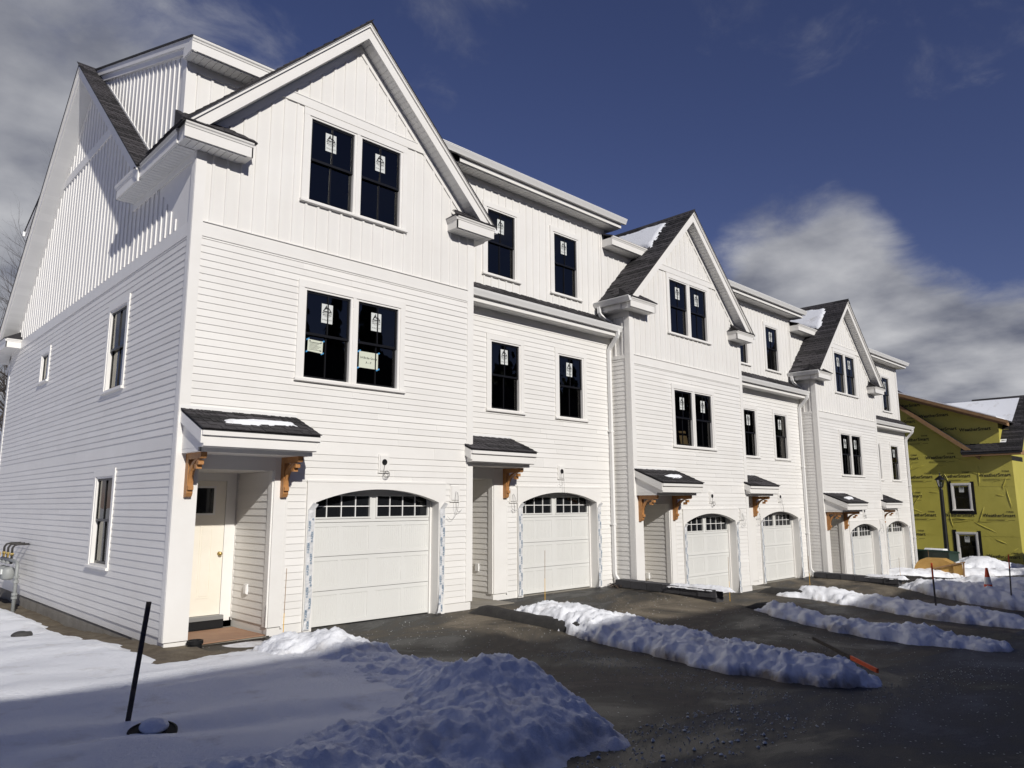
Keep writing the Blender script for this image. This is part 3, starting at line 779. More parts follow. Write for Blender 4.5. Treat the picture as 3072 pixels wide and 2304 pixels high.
def unit_gabled(i, label):
    root = empty('townhouse', (P*i, 0, ZM[i]), label, 'house', 'gabled townhouses of the row')
    off = Z0
    first = i == 0
    # ---- front wall
    W2 = (1.692, 3.764, 3.811, 5.458); W3 = (1.655, 3.740, 6.760, 8.414)
    holes_void = [(.30, 1.436, -.5, 2.40), (GX0, GX1, -.5, 2.2), (W2[0]+.09, W2[1]-.09, W2[2]+.06, W2[3]-.09), (W3[0]+.09, W3[1]-.09, W3[2]+.06, W3[3]-.09)]
    mb = MB(); sheet_mb(mb, [0, GA, WA], lambda x: -.3 if False else .0, lambda x: zt(x)-.2, holes_void)
    wall = link('wall', mb.mesh('wall', 'siding'), root)
    mount = (3.278, 3.493, 2.431, 2.731); sw = (4.841, 5.056, 1.949, 2.249)
    cuts = [W2, (GOX0-.01, GOX1+.01, -.5, GOZ+.02), (0, 1.66, -.5, 2.62), (.02, 1.735, 2.55, 3.22), mount, sw]
    siding(wall, lambda x, z: ((x, -.001, z), 0), .13, WA-.13, ZBOT, ZBAND, cuts, double=(2.70, 2.95))
    zr = lambda x: zt(x)-.40
    bh = [W3, (-1, 9, 8.414, 8.60)]
    battens(wall, lambda x, z: ((x, -.001, z), 0), .13, WA-.1, .2175, lambda x: ZBAND2+.02, zr, bh, start=.24)
    # trim boards
    tb = MB()
    tb.box(-.024, .13, -.024, 0, (2.62 if True else 0), EZ0)
    tb.box(-.024, .30, -.026, .02, ZBOT-.05, 2.62)                      # wide board beside the entry
    tb.box(1.436, 1.66, -.026, .02, ZBOT-.02, 2.62); tb.box(.30, 1.436, -.022, .02, 2.40, 2.62)
    tb.box(1.63, 1.66, -.030, -.026, ZBOT-.05, 2.58)
    link('corner_board', tb.mesh('corner_board', 'trim'), root)
    link('corner_board', MB().box(WA-.13, WA+.024, -.024, 0, ZBOT, EZ0).box(WA, WA+.024, 0, DB, ZBOT, EZ0).mesh('corner_board', 'trim'), root)
    link('belt_board', MB().box(.13, WA-.13, -.022, 0, ZBAND, ZBAND2).prismX([(0,ZBAND2),(-.04,ZBAND2),(-.04,ZBAND2+.012),(0,ZBAND2+.025)], .13, WA-.13).box(.13, WA-.13, -.026, 0, ZBAND-.03, ZBAND).mesh('belt_board', 'trim'), root)
    zb = 8.43; xl = GA-(GZ-.45-zb); xr = 2*GA-xl
    link('belt_board', MB().prismY([(xl-.05, zb), (xr+.05, zb), (xr-.13, zb+.15), (xl+.13, zb+.15)], -.028, 0).box(xl+.15, xr-.15, -.036, 0, zb+.15, zb+.168).mesh('belt_board', 'trim'), root)
    # frieze along the rakes on the wall
    fz = MB()
    for s in (-1, 1):
        X = lambda d: GA+s*d
        fz.prismY([(X(0), GZ-.32), (X(GA-.13), GZ-.32-(GA-.13)), (X(GA-.13), GZ-.47-(GA-.13)), (X(0), GZ-.47)], -.024, 0)
    link('frieze_board', fz.mesh('frieze_board', 'trim'), root)
    # rake boards with crown and soffit
    for s in (-1, 1):
        X = lambda x: GA+s*(GA-x)
        rk = MB()
        rk.prismY([(X(-.27), 7.36), (X(GA), GZ-.015), (X(GA), GZ-.31), (X(.024), 7.36)], -.285, -.262)
        rk.prismY([(X(-.30), 7.34), (X(GA), GZ-.008), (X(GA), GZ-.095), (X(-.215), 7.34)], -.315, -.285)
        rk.prismY([(X(-.30), 7.34), (X(GA), GZ-.008), (X(GA), GZ-.045), (X(-.265), 7.34)], -.332, -.315)
        rb_ = link('rake_board', rk.mesh('rake_board', 'trim'), root)
        ln = math.hypot(GA-.05, GA-.05); d = Vector((s*-1*.7071, 0, .7071))
        n = int(ln/.101)+1
        for k in range(n):
            p = Vector((X(.05), -.262, zt(X(.05))-.305))+d*(k*.101)
            ang = math.atan2(.7071, -s*.7071)
            link('soffit_slat', m_slat(), rb_, p, (0, -ang, 0), (1, .262, 1 if s < 0 else -1))
    # returns and eaves
    return_box(root, off, GE+.02, .70, -.30, 0, EZ0, EZ1, 'L')
    return_box(root, off, WA-.63, WA+.31, -.30, 0, EZ0, EZ1, 'R')
    ye = 2.80 if first else YD
    ev = MB(); ev.prismY([(GE+.04-a, EZ0+b) for a, b in fascia_profile(EZ1-EZ0)], 0, ye); ev.box(GE+.04, 0, 0, ye, EZ0, EZ0+.01); ev.box(GE+.02, 0, ye-.02, ye, EZ0, EZ1)
    ev.box(-.029, 0, 0, ye, EZ0-.13, EZ0)
    eo = link('eave', ev.mesh('eave', 'trim'), root)
    for k in range(int(ye/.101)): link('soffit_slat', m_slat(), eo, (GE+.05, .03+k*.101, EZ0-.018), (0,0,R(90)), (1, -.27, 1))
    er = MB(); er.box(WA, WA+.33, 0, YD, EZ0, EZ1-.02)
    link('eave', er.mesh('eave', 'trim'), root)
    gt = MB().prismY([(WA+.31+a, EZ1-.11+b) for a, b in gutter_profile()], -.33, YD)
    link('gutter', gt.mesh('gutter', 'gutter'), root)
    if not first:
        gl = MB().prismY([(GE+.0-a, EZ1-.11+b) for a, b in gutter_profile()], -.34, YD-.02)
        link('gutter', gl.mesh('gutter', 'gutter'), root)
        ds = MB().tube([(-.40,.60,7.20),(-.40,.59,7.05),(-.37,.57,6.98),(-.15,.49,6.84),(-.09,.46,6.80),(-.08,.44,6.70)], .03, 4, rect=(.06,.08))
        link('downspout', ds.mesh('downspout', 'gutter'), root)
    # cross gable roof
    rf = MB()
    th = .03
    rf.prismY([(GE-.03, zt(GE)-.03), (GA, GZ), (GA, GZ-th), (GE-.03, zt(GE)-.03-th)], -.34, 4.2)
    rf.prismY([(WA+.36, zt(WA+.33)-.03), (GA, GZ), (GA, GZ-th), (WA+.36, zt(WA+.33)-.03-th)], -.34, 4.2)
    if first:
        rf = MB(); rf.prismY([(GE-.03, zt(GE)-.03), (0.02, zt(.02)), (0.02, zt(.02)-th), (GE-.03, zt(GE)-.03-th)], -.34, 1.75)
        rf.prismY([(0.02, zt(0.02)), (GA, GZ), (GA, GZ-th), (0.02, zt(.02)-th)], -.34, 4.2)
        rf.prismY([(WA+.36, zt(WA+.33)-.03), (GA, GZ), (GA, GZ-th), (WA+.36, zt(WA+.33)-.03-th)], -.34, 4.2)
    roof = link('roof', rf.mesh('roof', 'roofdeck'), root)
    up = Vector((1, 0, 1)); ln = (GA-GE+.03)*math.sqrt(2)
    # only the part of the slope that stands clear of the dormer
    def clip(a, b):
        y = 4.0-a; z = GZ-(GA-GE)+b*.7071
        return y < YD+.05 or z > zdorm(y)-.25
    shingle_rows(roof, (GE-.04, 4.0, zt(GE)-.035), (0,-1,0), up, 4.345, ln-.02, .14, i*11+1, clip)
    link('ridge_cap', MB().prismY([(GA-.14, GZ-.128), (GA, GZ+.014), (GA+.14, GZ-.128), (GA+.14, GZ-.14), (GA, GZ+.004), (GA-.14, GZ-.14)], -.35, 4.2).mesh('ridge_cap', 'shingle'), root)
    # ---- windows
    w2, cells = window(root, W2[1]-W2[0], W2[3]-W2[2], 2, (W2[0], 0, W2[2]))
    window(root, W3[1]-W3[0], W3[3]-W3[2], 2, (W3[0], 0, W3[2]))
    if first:
        x0, x1, z0, z1 = cells[0]; zz = (z0+z1)/2
        mb = MB(); mb.quad((-.135,0,-.095),(.135,0,-.11),(.14,0,.09),(-.13,0,.10)); mb.mi = 1
        for k in range(7): mb.ribbon([(-.10, .055-.02*k), (.10-.03*(k % 3), .051-.02*k)], .005 if k else .009, -.001)
        mb.ribbon([(-.1,.075),(-.085,.075)], .014, -.001); mb.ribbon([(.10,.065),(.115,.065)], .014, -.001); mb.ribbon([(.085,-.07),(.11,-.07)], .016, -.001)
        mb.mi = 2
        for q in ((-.135,-.1),(.135,-.11),(.14,.09),(-.13,.1)): mb.ribbon([(q[0]-.02, q[1]-.012), (q[0]+.02, q[1]+.012)], .022, .001)
        link('paper_notice', mb.mesh('paper_notice', ['paper_green', 'ink', 'tape_blue']), w2, (x0+.22, .052, zz-.17))
        x0, x1, z0, z1 = cells[1]
        mb = MB(); mb.quad((-.19,0,-.14),(.19,0,-.14),(.19,0,.14),(-.19,0,.14)); mb.mi = 1
        mb_text(mb, '24 Birdie Grove', .052, .0, -.001, .035, .0006); mb_text(mb, 'A \u2013 F', .052, 0, -.001, -.045, .0006)
        mb.mi = 2
        for q in ((-.19,-.14),(.19,-.14),(.19,.14),(-.19,.14)): mb.ribbon([(q[0]-.025, q[1]-.014), (q[0]+.025, q[1]+.014)], .026, .001)
        link('paper_sign', mb.mesh('paper_sign', ['paper_green', 'ink', 'tape_blue']), w2, (x0+.27, .052, zz-.27))
    if i == 1:
        for k, (xx, rz_) in enumerate(((.55, .12), (1.35, -.08))):
            link('plywood_sheet', MB().box(-.33, .33, 0, .015, 0, .62-.08*k).mesh('plywood_sheet', 'osb'), w2, (xx, .55, .02), (-.2, rz_, 0))
    # ---- garage, lights
    garage(root, off, 0, 0, True, i*2+1)
    light_mount(root, off, mount[0], -.012, mount[2], i*3)
    light_mount(root, off, sw[0], -.012, sw[2], i*3+1, hole=False)
    # ---- entry alcove
    al = MB()
    al.quad((1.436,0,.02),(1.436,1.22,.02),(1.436,1.22,2.4),(1.436,0,2.4)); al.quad((.13,0,.02),(.13,1.22,.02),(.13,1.22,2.4),(.13,0,2.4)); al.quad((.13,0,2.4),(1.436,0,2.4),(1.436,1.22,2.4),(.13,1.22,2.4))
    al.quad((.13,1.22,.02),(1.436,1.22,.02),(1.436,1.22,2.4),(.13,1.22,2.4))
    ao = link('entry_alcove', al.mesh('entry_alcove', 'siding'), root)
    siding(ao, lambda x, z: ((1.435, 1.22-x, z), R(-90)), 0.01, 1.10, ZBOT+.005, 2.4, [])
    link('corner_board', MB().box(1.412, 1.436, .0, .12, ZBOT-.02, 2.4).box(1.418, 1.436, 1.19, 1.22, .12, 2.4).mesh('corner_board', 'trim'), root)
    link('door_casing', MB().box(1.236, 1.39, 1.19, 1.22, .12, 2.4).box(.16, .32, 1.19, 1.22, .12, 2.4).box(.32, 1.236, 1.19, 1.22, 2.275, 2.4).mesh('door_casing', 'trim'), root)
    dr = MB(); dr.box(.325, 1.231, 1.20, 1.218, .225, 1.74); dr.box(.325, .72, 1.20, 1.218, 1.74, 2.27); dr.box(1.07, 1.231, 1.20, 1.218, 1.74, 2.27); dr.box(.72, 1.07, 1.20, 1.218, 2.19, 2.27)
    for a, b, c, d in ((.86, 1.05, .48, 1.60), (.50, .69, .48, 1.60)):
        for q in ((a, b, c, c+.012), (a, b, d-.012, d), (a, a+.012, c+.012, d-.012), (b-.012, b, c+.012, d-.012), (a+.03, b-.03, c+.03, d-.03)): dr.box(q[0], q[1], 1.194, 1.20, q[2], q[3])
    door = link('entry_door', dr.mesh('entry_door', 'entry_door'), root)
    link('pane', MB().box(.75, 1.04, 1.205, 1.21, 1.77, 2.16).mesh('pane', 'car_glass'), door)
    link('pane_frame', MB().box(.72, .75, 1.19, 1.205, 1.74, 2.19).box(1.04, 1.07, 1.19, 1.205, 1.74, 2.19).box(.75, 1.04, 1.19, 1.205, 1.74, 1.77).box(.75, 1.04, 1.19, 1.205, 2.16, 2.19).mesh('pane_frame', 'trim'), door)
    link('knob', MB().lathe([(.001,0),(.03,0),(.032,.006),(.012,.012),(.012,.03),(.026,.04),(.031,.055),(.024,.068),(.001,.072)], 16).mesh('knob', 'brass', True), door, (1.175, 1.20, 1.145), (R(90), 0, 0))
    link('door_sill', MB().box(.30, 1.26, 1.10, 1.22, .16, .22).mesh('door_sill', 'steel'), root)
    link('sill_pan', MB().box(.28, 1.27, 1.12, 1.21, .03, .16).mesh('sill_pan', 'black_plastic'), root)
    link('entry_slab', MB().box(.0, 1.48, .0, 1.25, -.15, .015).mesh('entry_slab', 'concrete'), root)
    link('outlet_box', MB().box(1.395, 1.422, .64, .74, .55, .70).box(1.385, 1.395, .65, .73, .56, .69).mesh('outlet_box', 'gutter'), root)
    canopy(root, off, .02, 1.735, 0, 3.23, i*7+1)
    bracket(root, (.115, -.026, 2.60)); bracket(root, (1.53, -.026, 2.60))
    # foundation
    fd = MB(); fd.box(.01, .30, .012, .25, -.6, ZBOT-.05); fd.box(1.44, GOX0+.02, .012, .25, -.4, ZBOT-.02); fd.box(GOX1-.02, WA-.01, .012, .25, -.4, ZBOT)
    fd.box(1.44, 1.55, .25, 1.25, -.4, ZBOT-.01); fd.box(.3, 1.44, 1.22, 1.3, -.3, .16)
    link('foundation', fd.mesh('foundation', 'concrete'), root)
    # ---- side wall
    if first:
        sw_ = [(2.553, 3.697, 3.80, 5.42), (2.553, 3.697, .873, 2.50), (7.827, 8.673, 4.567, 5.37)]
        hv = [(a+.09, b-.09, c+.06, d-.09) for a, b, c, d in sw_]
        mb = MB(); sheet_mb(mb, [0, RY, DEPTH], lambda y: .02, lambda y: zmain(y)-.15, hv, 'x', 0.); mb.quad((.001,0,5.5),(.001,2.8,5.5),(.001,2.8,7.3),(.001,0,7.3))
        side = link('wall', mb.mesh('wall', 'siding'), root)
        T = lambda a: DEPTH-a
        tf = [(T(b), T(a), c, d) for a, b, c, d in sw_]
        siding(side, lambda x, z: ((-.001, T(x), z), R(-90)), .13, DEPTH-.13, ZBOT, ZBAND, tf, double=(2.63, 2.86))
        battens(side, lambda x, z: ((-.001, T(x), z), R(-90)), .2, DEPTH-.14, .2175, lambda x: ZBAND2+.02, lambda x: min(zmain(T(x))-.33, EZ0 if T(x) < 2.8 else 99), [(-1, 99, 9.07, 9.27)])
        link('belt_board', MB().box(-.022, 0, .13, DEPTH, ZBAND, ZBAND2).box(-.026, 0, .13, DEPTH, ZBAND-.03, ZBAND).mesh('belt_board', 'trim'), root)
        y1, y2 = RY-(RZ-.3-9.07)/RSL, RY+(RZ-.3-9.07)/RSL
        link('belt_board', MB().box(-.026, 0, y1, y2, 9.07, 9.27).mesh('belt_board', 'trim'), root)
        link('corner_board', MB().box(-.026, -.001, .001, .13, ZBOT-.05, EZ0-.13).mesh('corner_board', 'trim'), root)
        link('corner_board', MB().box(-.024, .13, DEPTH-.13, DEPTH+.024, ZBOT, 5.9).mesh('corner_board', 'trim'), root)
        link('foundation', MB().box(.02, .3, .2, DEPTH, -.7, ZBOT).mesh('foundation', 'concrete'), root)
        for a, b, c, d in sw_:
            small = d-c < 1
            window(root, b-a, d-c, 1, (0, b, c), R(-90), sticker=False, rail=not small, muntin=not small)
        # main rakes
        for s in (-1, 1):
            Yf = lambda d: RY+s*d
            dl = 4.55 if s < 0 else 6.38
            mb = MB()
            mb.prismX([(Yf(0), RZ-.01), (Yf(dl), zmain(Yf(dl))-.01), (Yf(dl), zmain(Yf(dl))-.27), (Yf(0), RZ-.27)], -.335, -.31)
            mb.prismX([(Yf(0), RZ-.008), (Yf(dl), zmain(Yf(dl))-.008), (Yf(dl), zmain(Yf(dl))-.085), (Yf(0), RZ-.085)], -.365, -.335)
            mb.prismX([(Yf(0), RZ-.30), (Yf(dl), zmain(Yf(dl))-.30), (Yf(dl), zmain(Yf(dl))-.42), (Yf(0), RZ-.42)], -.024, 0)
            ro = link('rake_board', mb.mesh('rake_board', 'trim'), root)
            dv = Vector((0, s, -RSL)).normalized(); ln = dl*math.hypot(1, RSL)
            for k in range(int(ln/.101)-1):
                p = Vector((-.31, RY, RZ-.27))+dv*(k*.101+.02)
                m3 = Matrix((dv, Vector((1,0,0)), dv.cross(Vector((1,0,0))))).transposed()
                link('soffit_slat', m_slat(), ro, p, m3.to_euler(), (1, .31, 1 if dv.cross(Vector((1,0,0))).z < 0 else -1))
        mr = MB(); th = .03
        mr.prismX([(1.60, zmain(1.6)), (RY, RZ), (RY, RZ-th), (1.60, zmain(1.6)-th)], -.375, .02)
        mr.prismX([(RY, RZ), (DEPTH+.35, zmain(DEPTH+.35)), (DEPTH+.35, zmain(DEPTH+.35)-th), (RY, RZ-th)], -.375, .02)
        mo = link('roof', mr.mesh('roof', 'roofdeck'), root)
        upv = Vector((0, 1, RSL)); shingle_rows(mo, (-.385, 1.56, zmain(1.56)+.0), (1,0,0), upv, .40, (RY-1.56)*math.hypot(1, RSL), .14, 77)
        return_box(root, off, -.335, 0, 11.05, DEPTH+.3, 5.80, 6.02, 'L', 'x')
        # dormer cheek
        dk = MB(); dk.add([(.02, YD, zmain(YD)), (.02, YD, 8.95), (.02, RY, RZ-.05)], [(0,1,2)]); dk.add([(.02, DEPTH-YD, zmain(YD)), (.02, DEPTH-YD, 8.95), (.02, RY, RZ-.05)], [(0,1,2)])
        dko = link('dormer_wall', dk.mesh('dormer_wall', 'siding'), root)
        battens(dko, lambda x, z: ((.019, RY-x, z), R(-90)), .25, RY-YD-.15, .2175, lambda x: zmain(RY-x)+.02, lambda x: zdorm(RY-x)-.30, [])
        link('corner_board', MB().box(-.004, .15, YD-.024, YD, 7.3, 8.9).box(-.004, .02, YD, YD+.13, 7.0, 8.95).mesh('corner_board', 'trim'), root)
        rk = MB()
        for s in (-1, 1):
            Yf = lambda y: RY+s*(RY-y)
            rk.prismX([(Yf(.40), zdorm(.40)-.02), (Yf(RY), zdorm(RY)-.02), (Yf(RY), zdorm(RY)-.16), (Yf(.40), zdorm(.40)-.16)], -.055, -.005)
            rk.prismX([(Yf(.40), zdorm(.40)-.16), (Yf(RY), zdorm(RY)-.16), (Yf(RY), zdorm(RY)-.30), (Yf(.40), zdorm(.40)-.26)], -.025, .018)
        link('rake_board', rk.mesh('rake_board', 'trim'), root)
        link('flashing', MB().prismX([(1.6, zmain(1.6)+.012), (RY, RZ+.012), (RY, RZ+.06), (1.6, zmain(1.6)+.06)], .0, .019).mesh('flashing', 'gutter'), root)
        link('gutter', MB().prismX([(DEPTH-.36+a, 8.96+b) for a, b in gutter_profile()], -.10, 2).mesh('gutter', 'gutter'), root)
        link('gutter', MB().prismX([(DEPTH+.33+a, 5.72+b) for a, b in gutter_profile()], -.40, 2).mesh('gutter', 'gutter'), root)
        link('wall', MB().quad((0, DEPTH, -.3), (WA, DEPTH, -.3), (WA, DEPTH, 6), (0, DEPTH, 6)).mesh('wall', 'siding'), root)
    else:
        mb = MB(); sheet_mb(mb, [0, DB, YD+.6], lambda y: -.4, lambda y: zt(0)-.1, [], 'x', 0.)
        side = link('wall', mb.mesh('wall', 'siding'), root)
        siding(side, lambda x, z: ((-.001, DB-x, z), R(-90)), 0, DB-.13, ZBOT, ZBAND+.1, [])
        battens(side, lambda x, z: ((-.001, YD-x, z), R(-90)), .1, YD-.13, .2175, lambda x: ZBAND2+.0, lambda x: EZ0-.1, [])
        link('belt_board', MB().box(-.022, 0, .13, DB, ZBAND+.1, ZBAND2).mesh('belt_board', 'trim'), root)
        link('corner_board', MB().box(-.026, -.001, .001, .13, ZBOT-.05, EZ0-.13).mesh('corner_board', 'trim'), root)
        link('foundation', MB().box(.02, .3, .2, 1.2, -.7, ZBOT).mesh('foundation', 'concrete'), root)
    # right cheek of the bay and dormer front above
    link('wall', MB().quad((WA, 0, -.4), (WA, YD, -.4), (WA, YD, zt(WA)-.1), (WA, 0, zt(WA)-.1)).mesh('wall', 'siding'), root)
    dm = MB(); sheet_mb(dm, [.02, 1.1, 1.7], lambda x: max(6.2, zt(x)-.4), lambda x: 8.95, [], 'y', YD)
    dmo = link('dormer_wall', dm.mesh('dormer_wall', 'siding'), root)
    battens(dmo, lambda x, z: ((x, YD-.001, z), 0), .2, 1.9, .2175, lambda x: max(7.2, zt(x)-.1), lambda x: 8.80, [])
    upper_eave(root, off, 0, -.06, WA, False)
    # rear roof and slab
    sb = MB(); sb.prismX([(.38, zdorm(.38)), (RY, zdorm(RY)+.02), (RY, zdorm(RY)-.02), (.38, zdorm(.38)-.03)], -.075, WA); sb.prismX([(DEPTH+.09-.38, zdorm(.38)), (RY, zdorm(RY)+.02), (RY, zdorm(RY)-.02), (DEPTH+.09-.38, zdorm(.38)-.03)], -.075, WA)
    link('roof', sb.mesh('roof', 'roofdeck'), root)
    return root

def upper_eave(root, off, i, x0, x1, gut):
    mb = MB()
    mb.prismX([(.415-a, 8.86+b) for a, b in fascia_profile(.22)], x0, x1)
    mb.box(x0+.02, x1-.02, .415, YD, 8.86, 8.875)
    mb.box(x0+.06, x1-(.33 if gut else 0), YD-.022, YD, 8.71, 8.86)
    if not gut: mb.box(x0, x0+.02, .415, YD, 8.86, 9.05)
    else: mb.box(x1-.02, x1, .40, YD+.3, 8.86, 9.05)
    o = link('eave', mb.mesh('eave', 'trim'), root, -off)
    n = int((x1-x0-.04)/.101)
    slats(o, n, (x0+.02, .43, 8.842), (.101,0,0), (0,0,0), YD-.45)
    if gut: link('gutter', MB().prismX([(.385-a, 8.965+b) for a, b in gutter_profile()], x0+.1, x1+.10).mesh('gutter', 'gutter'), root, -off)

def unit_recessed(i, label):
    root = empty('townhouse', (P*i+WA, DB, ZM[i]), label, 'house', 'recessed townhouses of the row')
    off = Vector((WA, DB, 0)); mo = -off
    X0, X1 = WA, P
    W2a, W2b = (6.266, 7.364, 3.776, 5.415), (8.366, 9.465, 3.776, 5.415)
    W3a, W3b = (6.30, 7.41, 6.735, 8.41), (8.43, 9.53, 6.735, 8.41)
    dx = 5.155          # garage shift against the gabled unit
    hv = [(X0, 6.472, -.5, 2.40), (GX0+dx, GX1+dx, -.5, 2.2)] + [(a+.09, b-.09, c+.06, d-.09) for a, b, c, d in (W2a, W2b)]
    mb = MB(); sheet_mb(mb, [X0, X1], lambda x: .0, lambda x: 6.1, hv, 'y', DB)
    wall = link('wall', mb.mesh('wall', 'siding'), root, mo)
    mount = (8.408, 8.623, 2.44, 2.74); sw = (6.908, 7.123, 1.93, 2.23)
    cuts = [W2a, W2b, (GOX0+dx-.01, GOX1+dx+.01, -.5, GOZ+.02), (X0-1, 6.85, -.5, 2.62), (X0-1, 6.94, 2.55, 3.22), mount, sw]
    siding(wall, lambda x, z: ((x, DB-.001, z), 0), X0, X1-.0, ZBOT, 5.80, cuts, double=(2.70, 2.95))
    link('corner_board', MB().box(6.472, 6.85, DB-.026, DB+.02, ZBOT-.02, 2.62).box(X0+.02, 6.472, DB-.022, DB+.02, 2.40, 2.62).box(6.82, 6.85, DB-.03, DB-.026, ZBOT-.05, 2.58).box(6.448, 6.472, DB, DB+.12, ZBOT-.02, 2.4).mesh('corner_board', 'trim'), root, mo)
    garage(root, off, dx, DB, True, i*2+2)
    light_mount(root, off, mount[0], DB-.012, mount[2], i*3+2)
    light_mount(root, off, sw[0], DB-.012, sw[2], i*3+4, hole=False)
    window(root, 1.098, 1.639, 1, Vector((W2a[0], DB, W2a[2]))+mo, sticker=True); window(root, 1.098, 1.639, 1, Vector((W2b[0], DB, W2b[2]))+mo)
    # skirt eave
    ev = MB(); ev.prismX([(.30-a, 5.93+b) for a, b in fascia_profile(.2)], X0+.03, X1-.03); ev.box(X0+.03, X1-.03, .30, DB, 5.945, 5.955); ev.box(X0+.03, X1-.03, DB-.022, DB, 5.79, 5.945)
    eo = link('eave', ev.mesh('eave', 'trim'), root, mo)
    slats(eo, int((X1-X0-.06)/.101), (X0+.03, .32, 5.927), (.101,0,0), (0,0,0), DB-.345)
    link('gutter', MB().prismX([(.275-a, 6.035+b) for a, b in gutter_profile()], X0+.03, X1-.04).mesh('gutter', 'gutter'), root, mo)
    ro = link('roof', MB().prismX([(.25, 6.14), (YD+.1, 6.14+.72*(YD+.1-.25)), (YD+.1, 6.0+.72*(YD+.1-.25)), (.25, 6.10)], X0, X1).mesh('roof', 'roofdeck'), root, mo)
    shingle_rows(ro, (X0+.03, .235, 6.137), (1,0,0), (0,1,.72), X1-X0-.06, .60, .14, i*5+3)
    ds = MB().tube([(X1-.17,.215,6.06),(X1-.17,.215,5.96),(X1-.17,.25,5.90),(X1-.15,.47,5.68),(X1-.15,.51,5.62),(X1-.15,.515,5.55)], .03, 4, rect=(.07,.085))
    ds.tube([(X1-.15,.515,5.56),(X1-.15,.515,.30),(X1-.14,.50,.22),(X1-.10,.36,.02)], .03, 4, rect=(.065,.08))
    for z in (1.4, 3.6): ds.box(X1-.21, X1-.09, .47, DB-.0, z, z+.03)
    link('downspout', ds.mesh('downspout', 'gutter'), root, mo)
    # dormer front with board and batten
    hv = [(a+.09, b-.09, c+.06, d-.09) for a, b, c, d in (W3a, W3b)]
    mb = MB(); sheet_mb(mb, [X0, X1], lambda x: 6.2, lambda x: 8.95, hv, 'y', YD)
    dw = link('dormer_wall', mb.mesh('dormer_wall', 'siding'), root, mo)
    battens(dw, lambda x, z: ((x, YD-.001, z), 0), X0, X1-.05, .2175, lambda x: 6.47, lambda x: 8.72, [W3a, W3b], start=X0+.12)
    link('flashing', MB().box(X0+.03, X1-.02, YD-.02, YD-.001, 6.44, 6.50).mesh('flashing', 'gutter'), root, mo)
    link('corner_board', MB().box(X1-.10, X1+.024, YD-.024, YD, 6.5, 8.86).mesh('corner_board', 'trim'), root, mo)
    for w in (W3a, W3b): window(root, w[1]-w[0], w[3]-w[2], 1, Vector((w[0], YD, w[2]))+mo)
    upper_eave(root, off, i, X0-.9, X1+.33, True)
    sb = MB(); sb.prismX([(.38, zdorm(.38)), (RY, zdorm(RY)+.02), (RY, zdorm(RY)-.02), (.38, zdorm(.38)-.03)], X0, X1+.36); sb.prismX([(DEPTH+.09-.38, zdorm(.38)), (RY, zdorm(RY)+.02), (RY, zdorm(RY)-.02), (DEPTH+.09-.38, zdorm(.38)-.03)], X0, X1+.36)
    link('roof', sb.mesh('roof', 'roofdeck'), root, mo)
    # end gable of the pair, above and beside the next one
    ge = MB(); ge.add([(X1-.004, DB+.01, -.4), (X1-.004, DEPTH, -.4), (X1-.004, DEPTH, zmain(DEPTH)), (X1-.004, DEPTH-YD, zdorm(YD)-.1), (X1-.004, RY, RZ-.1), (X1-.004, YD, zdorm(YD)-.1), (X1-.004, YD, 6.2), (X1-.004, DB+.01, 5.95)], [tuple(range(8))])
    link('wall', ge.mesh('wall', 'siding'), root, mo)
    link('wall', MB().quad((X0, DEPTH, -.3), (X1, DEPTH, -.3), (X1, DEPTH, 9), (X0, DEPTH, 9)).mesh('wall', 'siding'), root, mo)
    if i == 2: link('corner_board', MB().box(X1-.11, X1+.024, DB-.024, DB, ZBOT, 5.79).mesh('corner_board', 'trim'), root, mo)
    # entry
    al = MB(); xr = 6.472; y1 = DB+1.22
    al.quad((xr,DB,.02),(xr,y1,.02),(xr,y1,2.4),(xr,DB,2.4)); al.quad((X0+.01,DB-.59,.02),(X0+.01,y1,.02),(X0+.01,y1,2.4),(X0+.01,DB-.59,2.4)); al.quad((X0,DB,2.4),(xr,DB,2.4),(xr,y1,2.4),(X0,y1,2.4)); al.quad((X0,y1,.02),(xr,y1,.02),(xr,y1,2.4),(X0,y1,2.4))
    ao = link('entry_alcove', al.mesh('entry_alcove', 'siding'), root, mo)
    siding(ao, lambda x, z: ((xr-.001, y1-x, z), R(-90)), 0.01, 1.10, ZBOT+.005, 2.4, [])
    d_ = link('entry_door', MB().box(X0+.12, X0+1.03, y1-.02, y1, .22, 2.25).mesh('entry_door', 'entry_door'), root, mo)
    link('knob', MB().lathe([(.001,0),(.03,0),(.012,.012),(.026,.04),(.031,.055),(.001,.072)], 12).mesh('knob', 'brass', True), d_, (X0+.96, y1-.02, 1.14), (R(90),0,0))
    link('entry_slab', MB().box(X0, xr+.05, DB-.55, y1+.03, -.15, .015).mesh('entry_slab', 'concrete'), root, mo)
    link('outlet_box', MB().box(xr-.041, xr-.014, DB+.40, DB+.50, .55, .70).mesh('outlet_box', 'gutter'), root, mo)
    canopy(root, off, 5.20, 6.93, DB, 3.25, i*7+4)
    bracket(root, Vector((6.72, DB-.026, 2.61))+mo)
    fd = MB(); fd.box(xr+.01, GOX0+dx+.02, DB+.012, DB+.25, -.4, ZBOT-.02); fd.box(GOX1+dx-.02, X1-.01, DB+.012, DB+.25, -.4, ZBOT); fd.box(xr+.01, xr+.12, DB+.25, y1, -.4, ZBOT)
    link('foundation', fd.mesh('foundation', 'concrete'), root, mo)
    return root

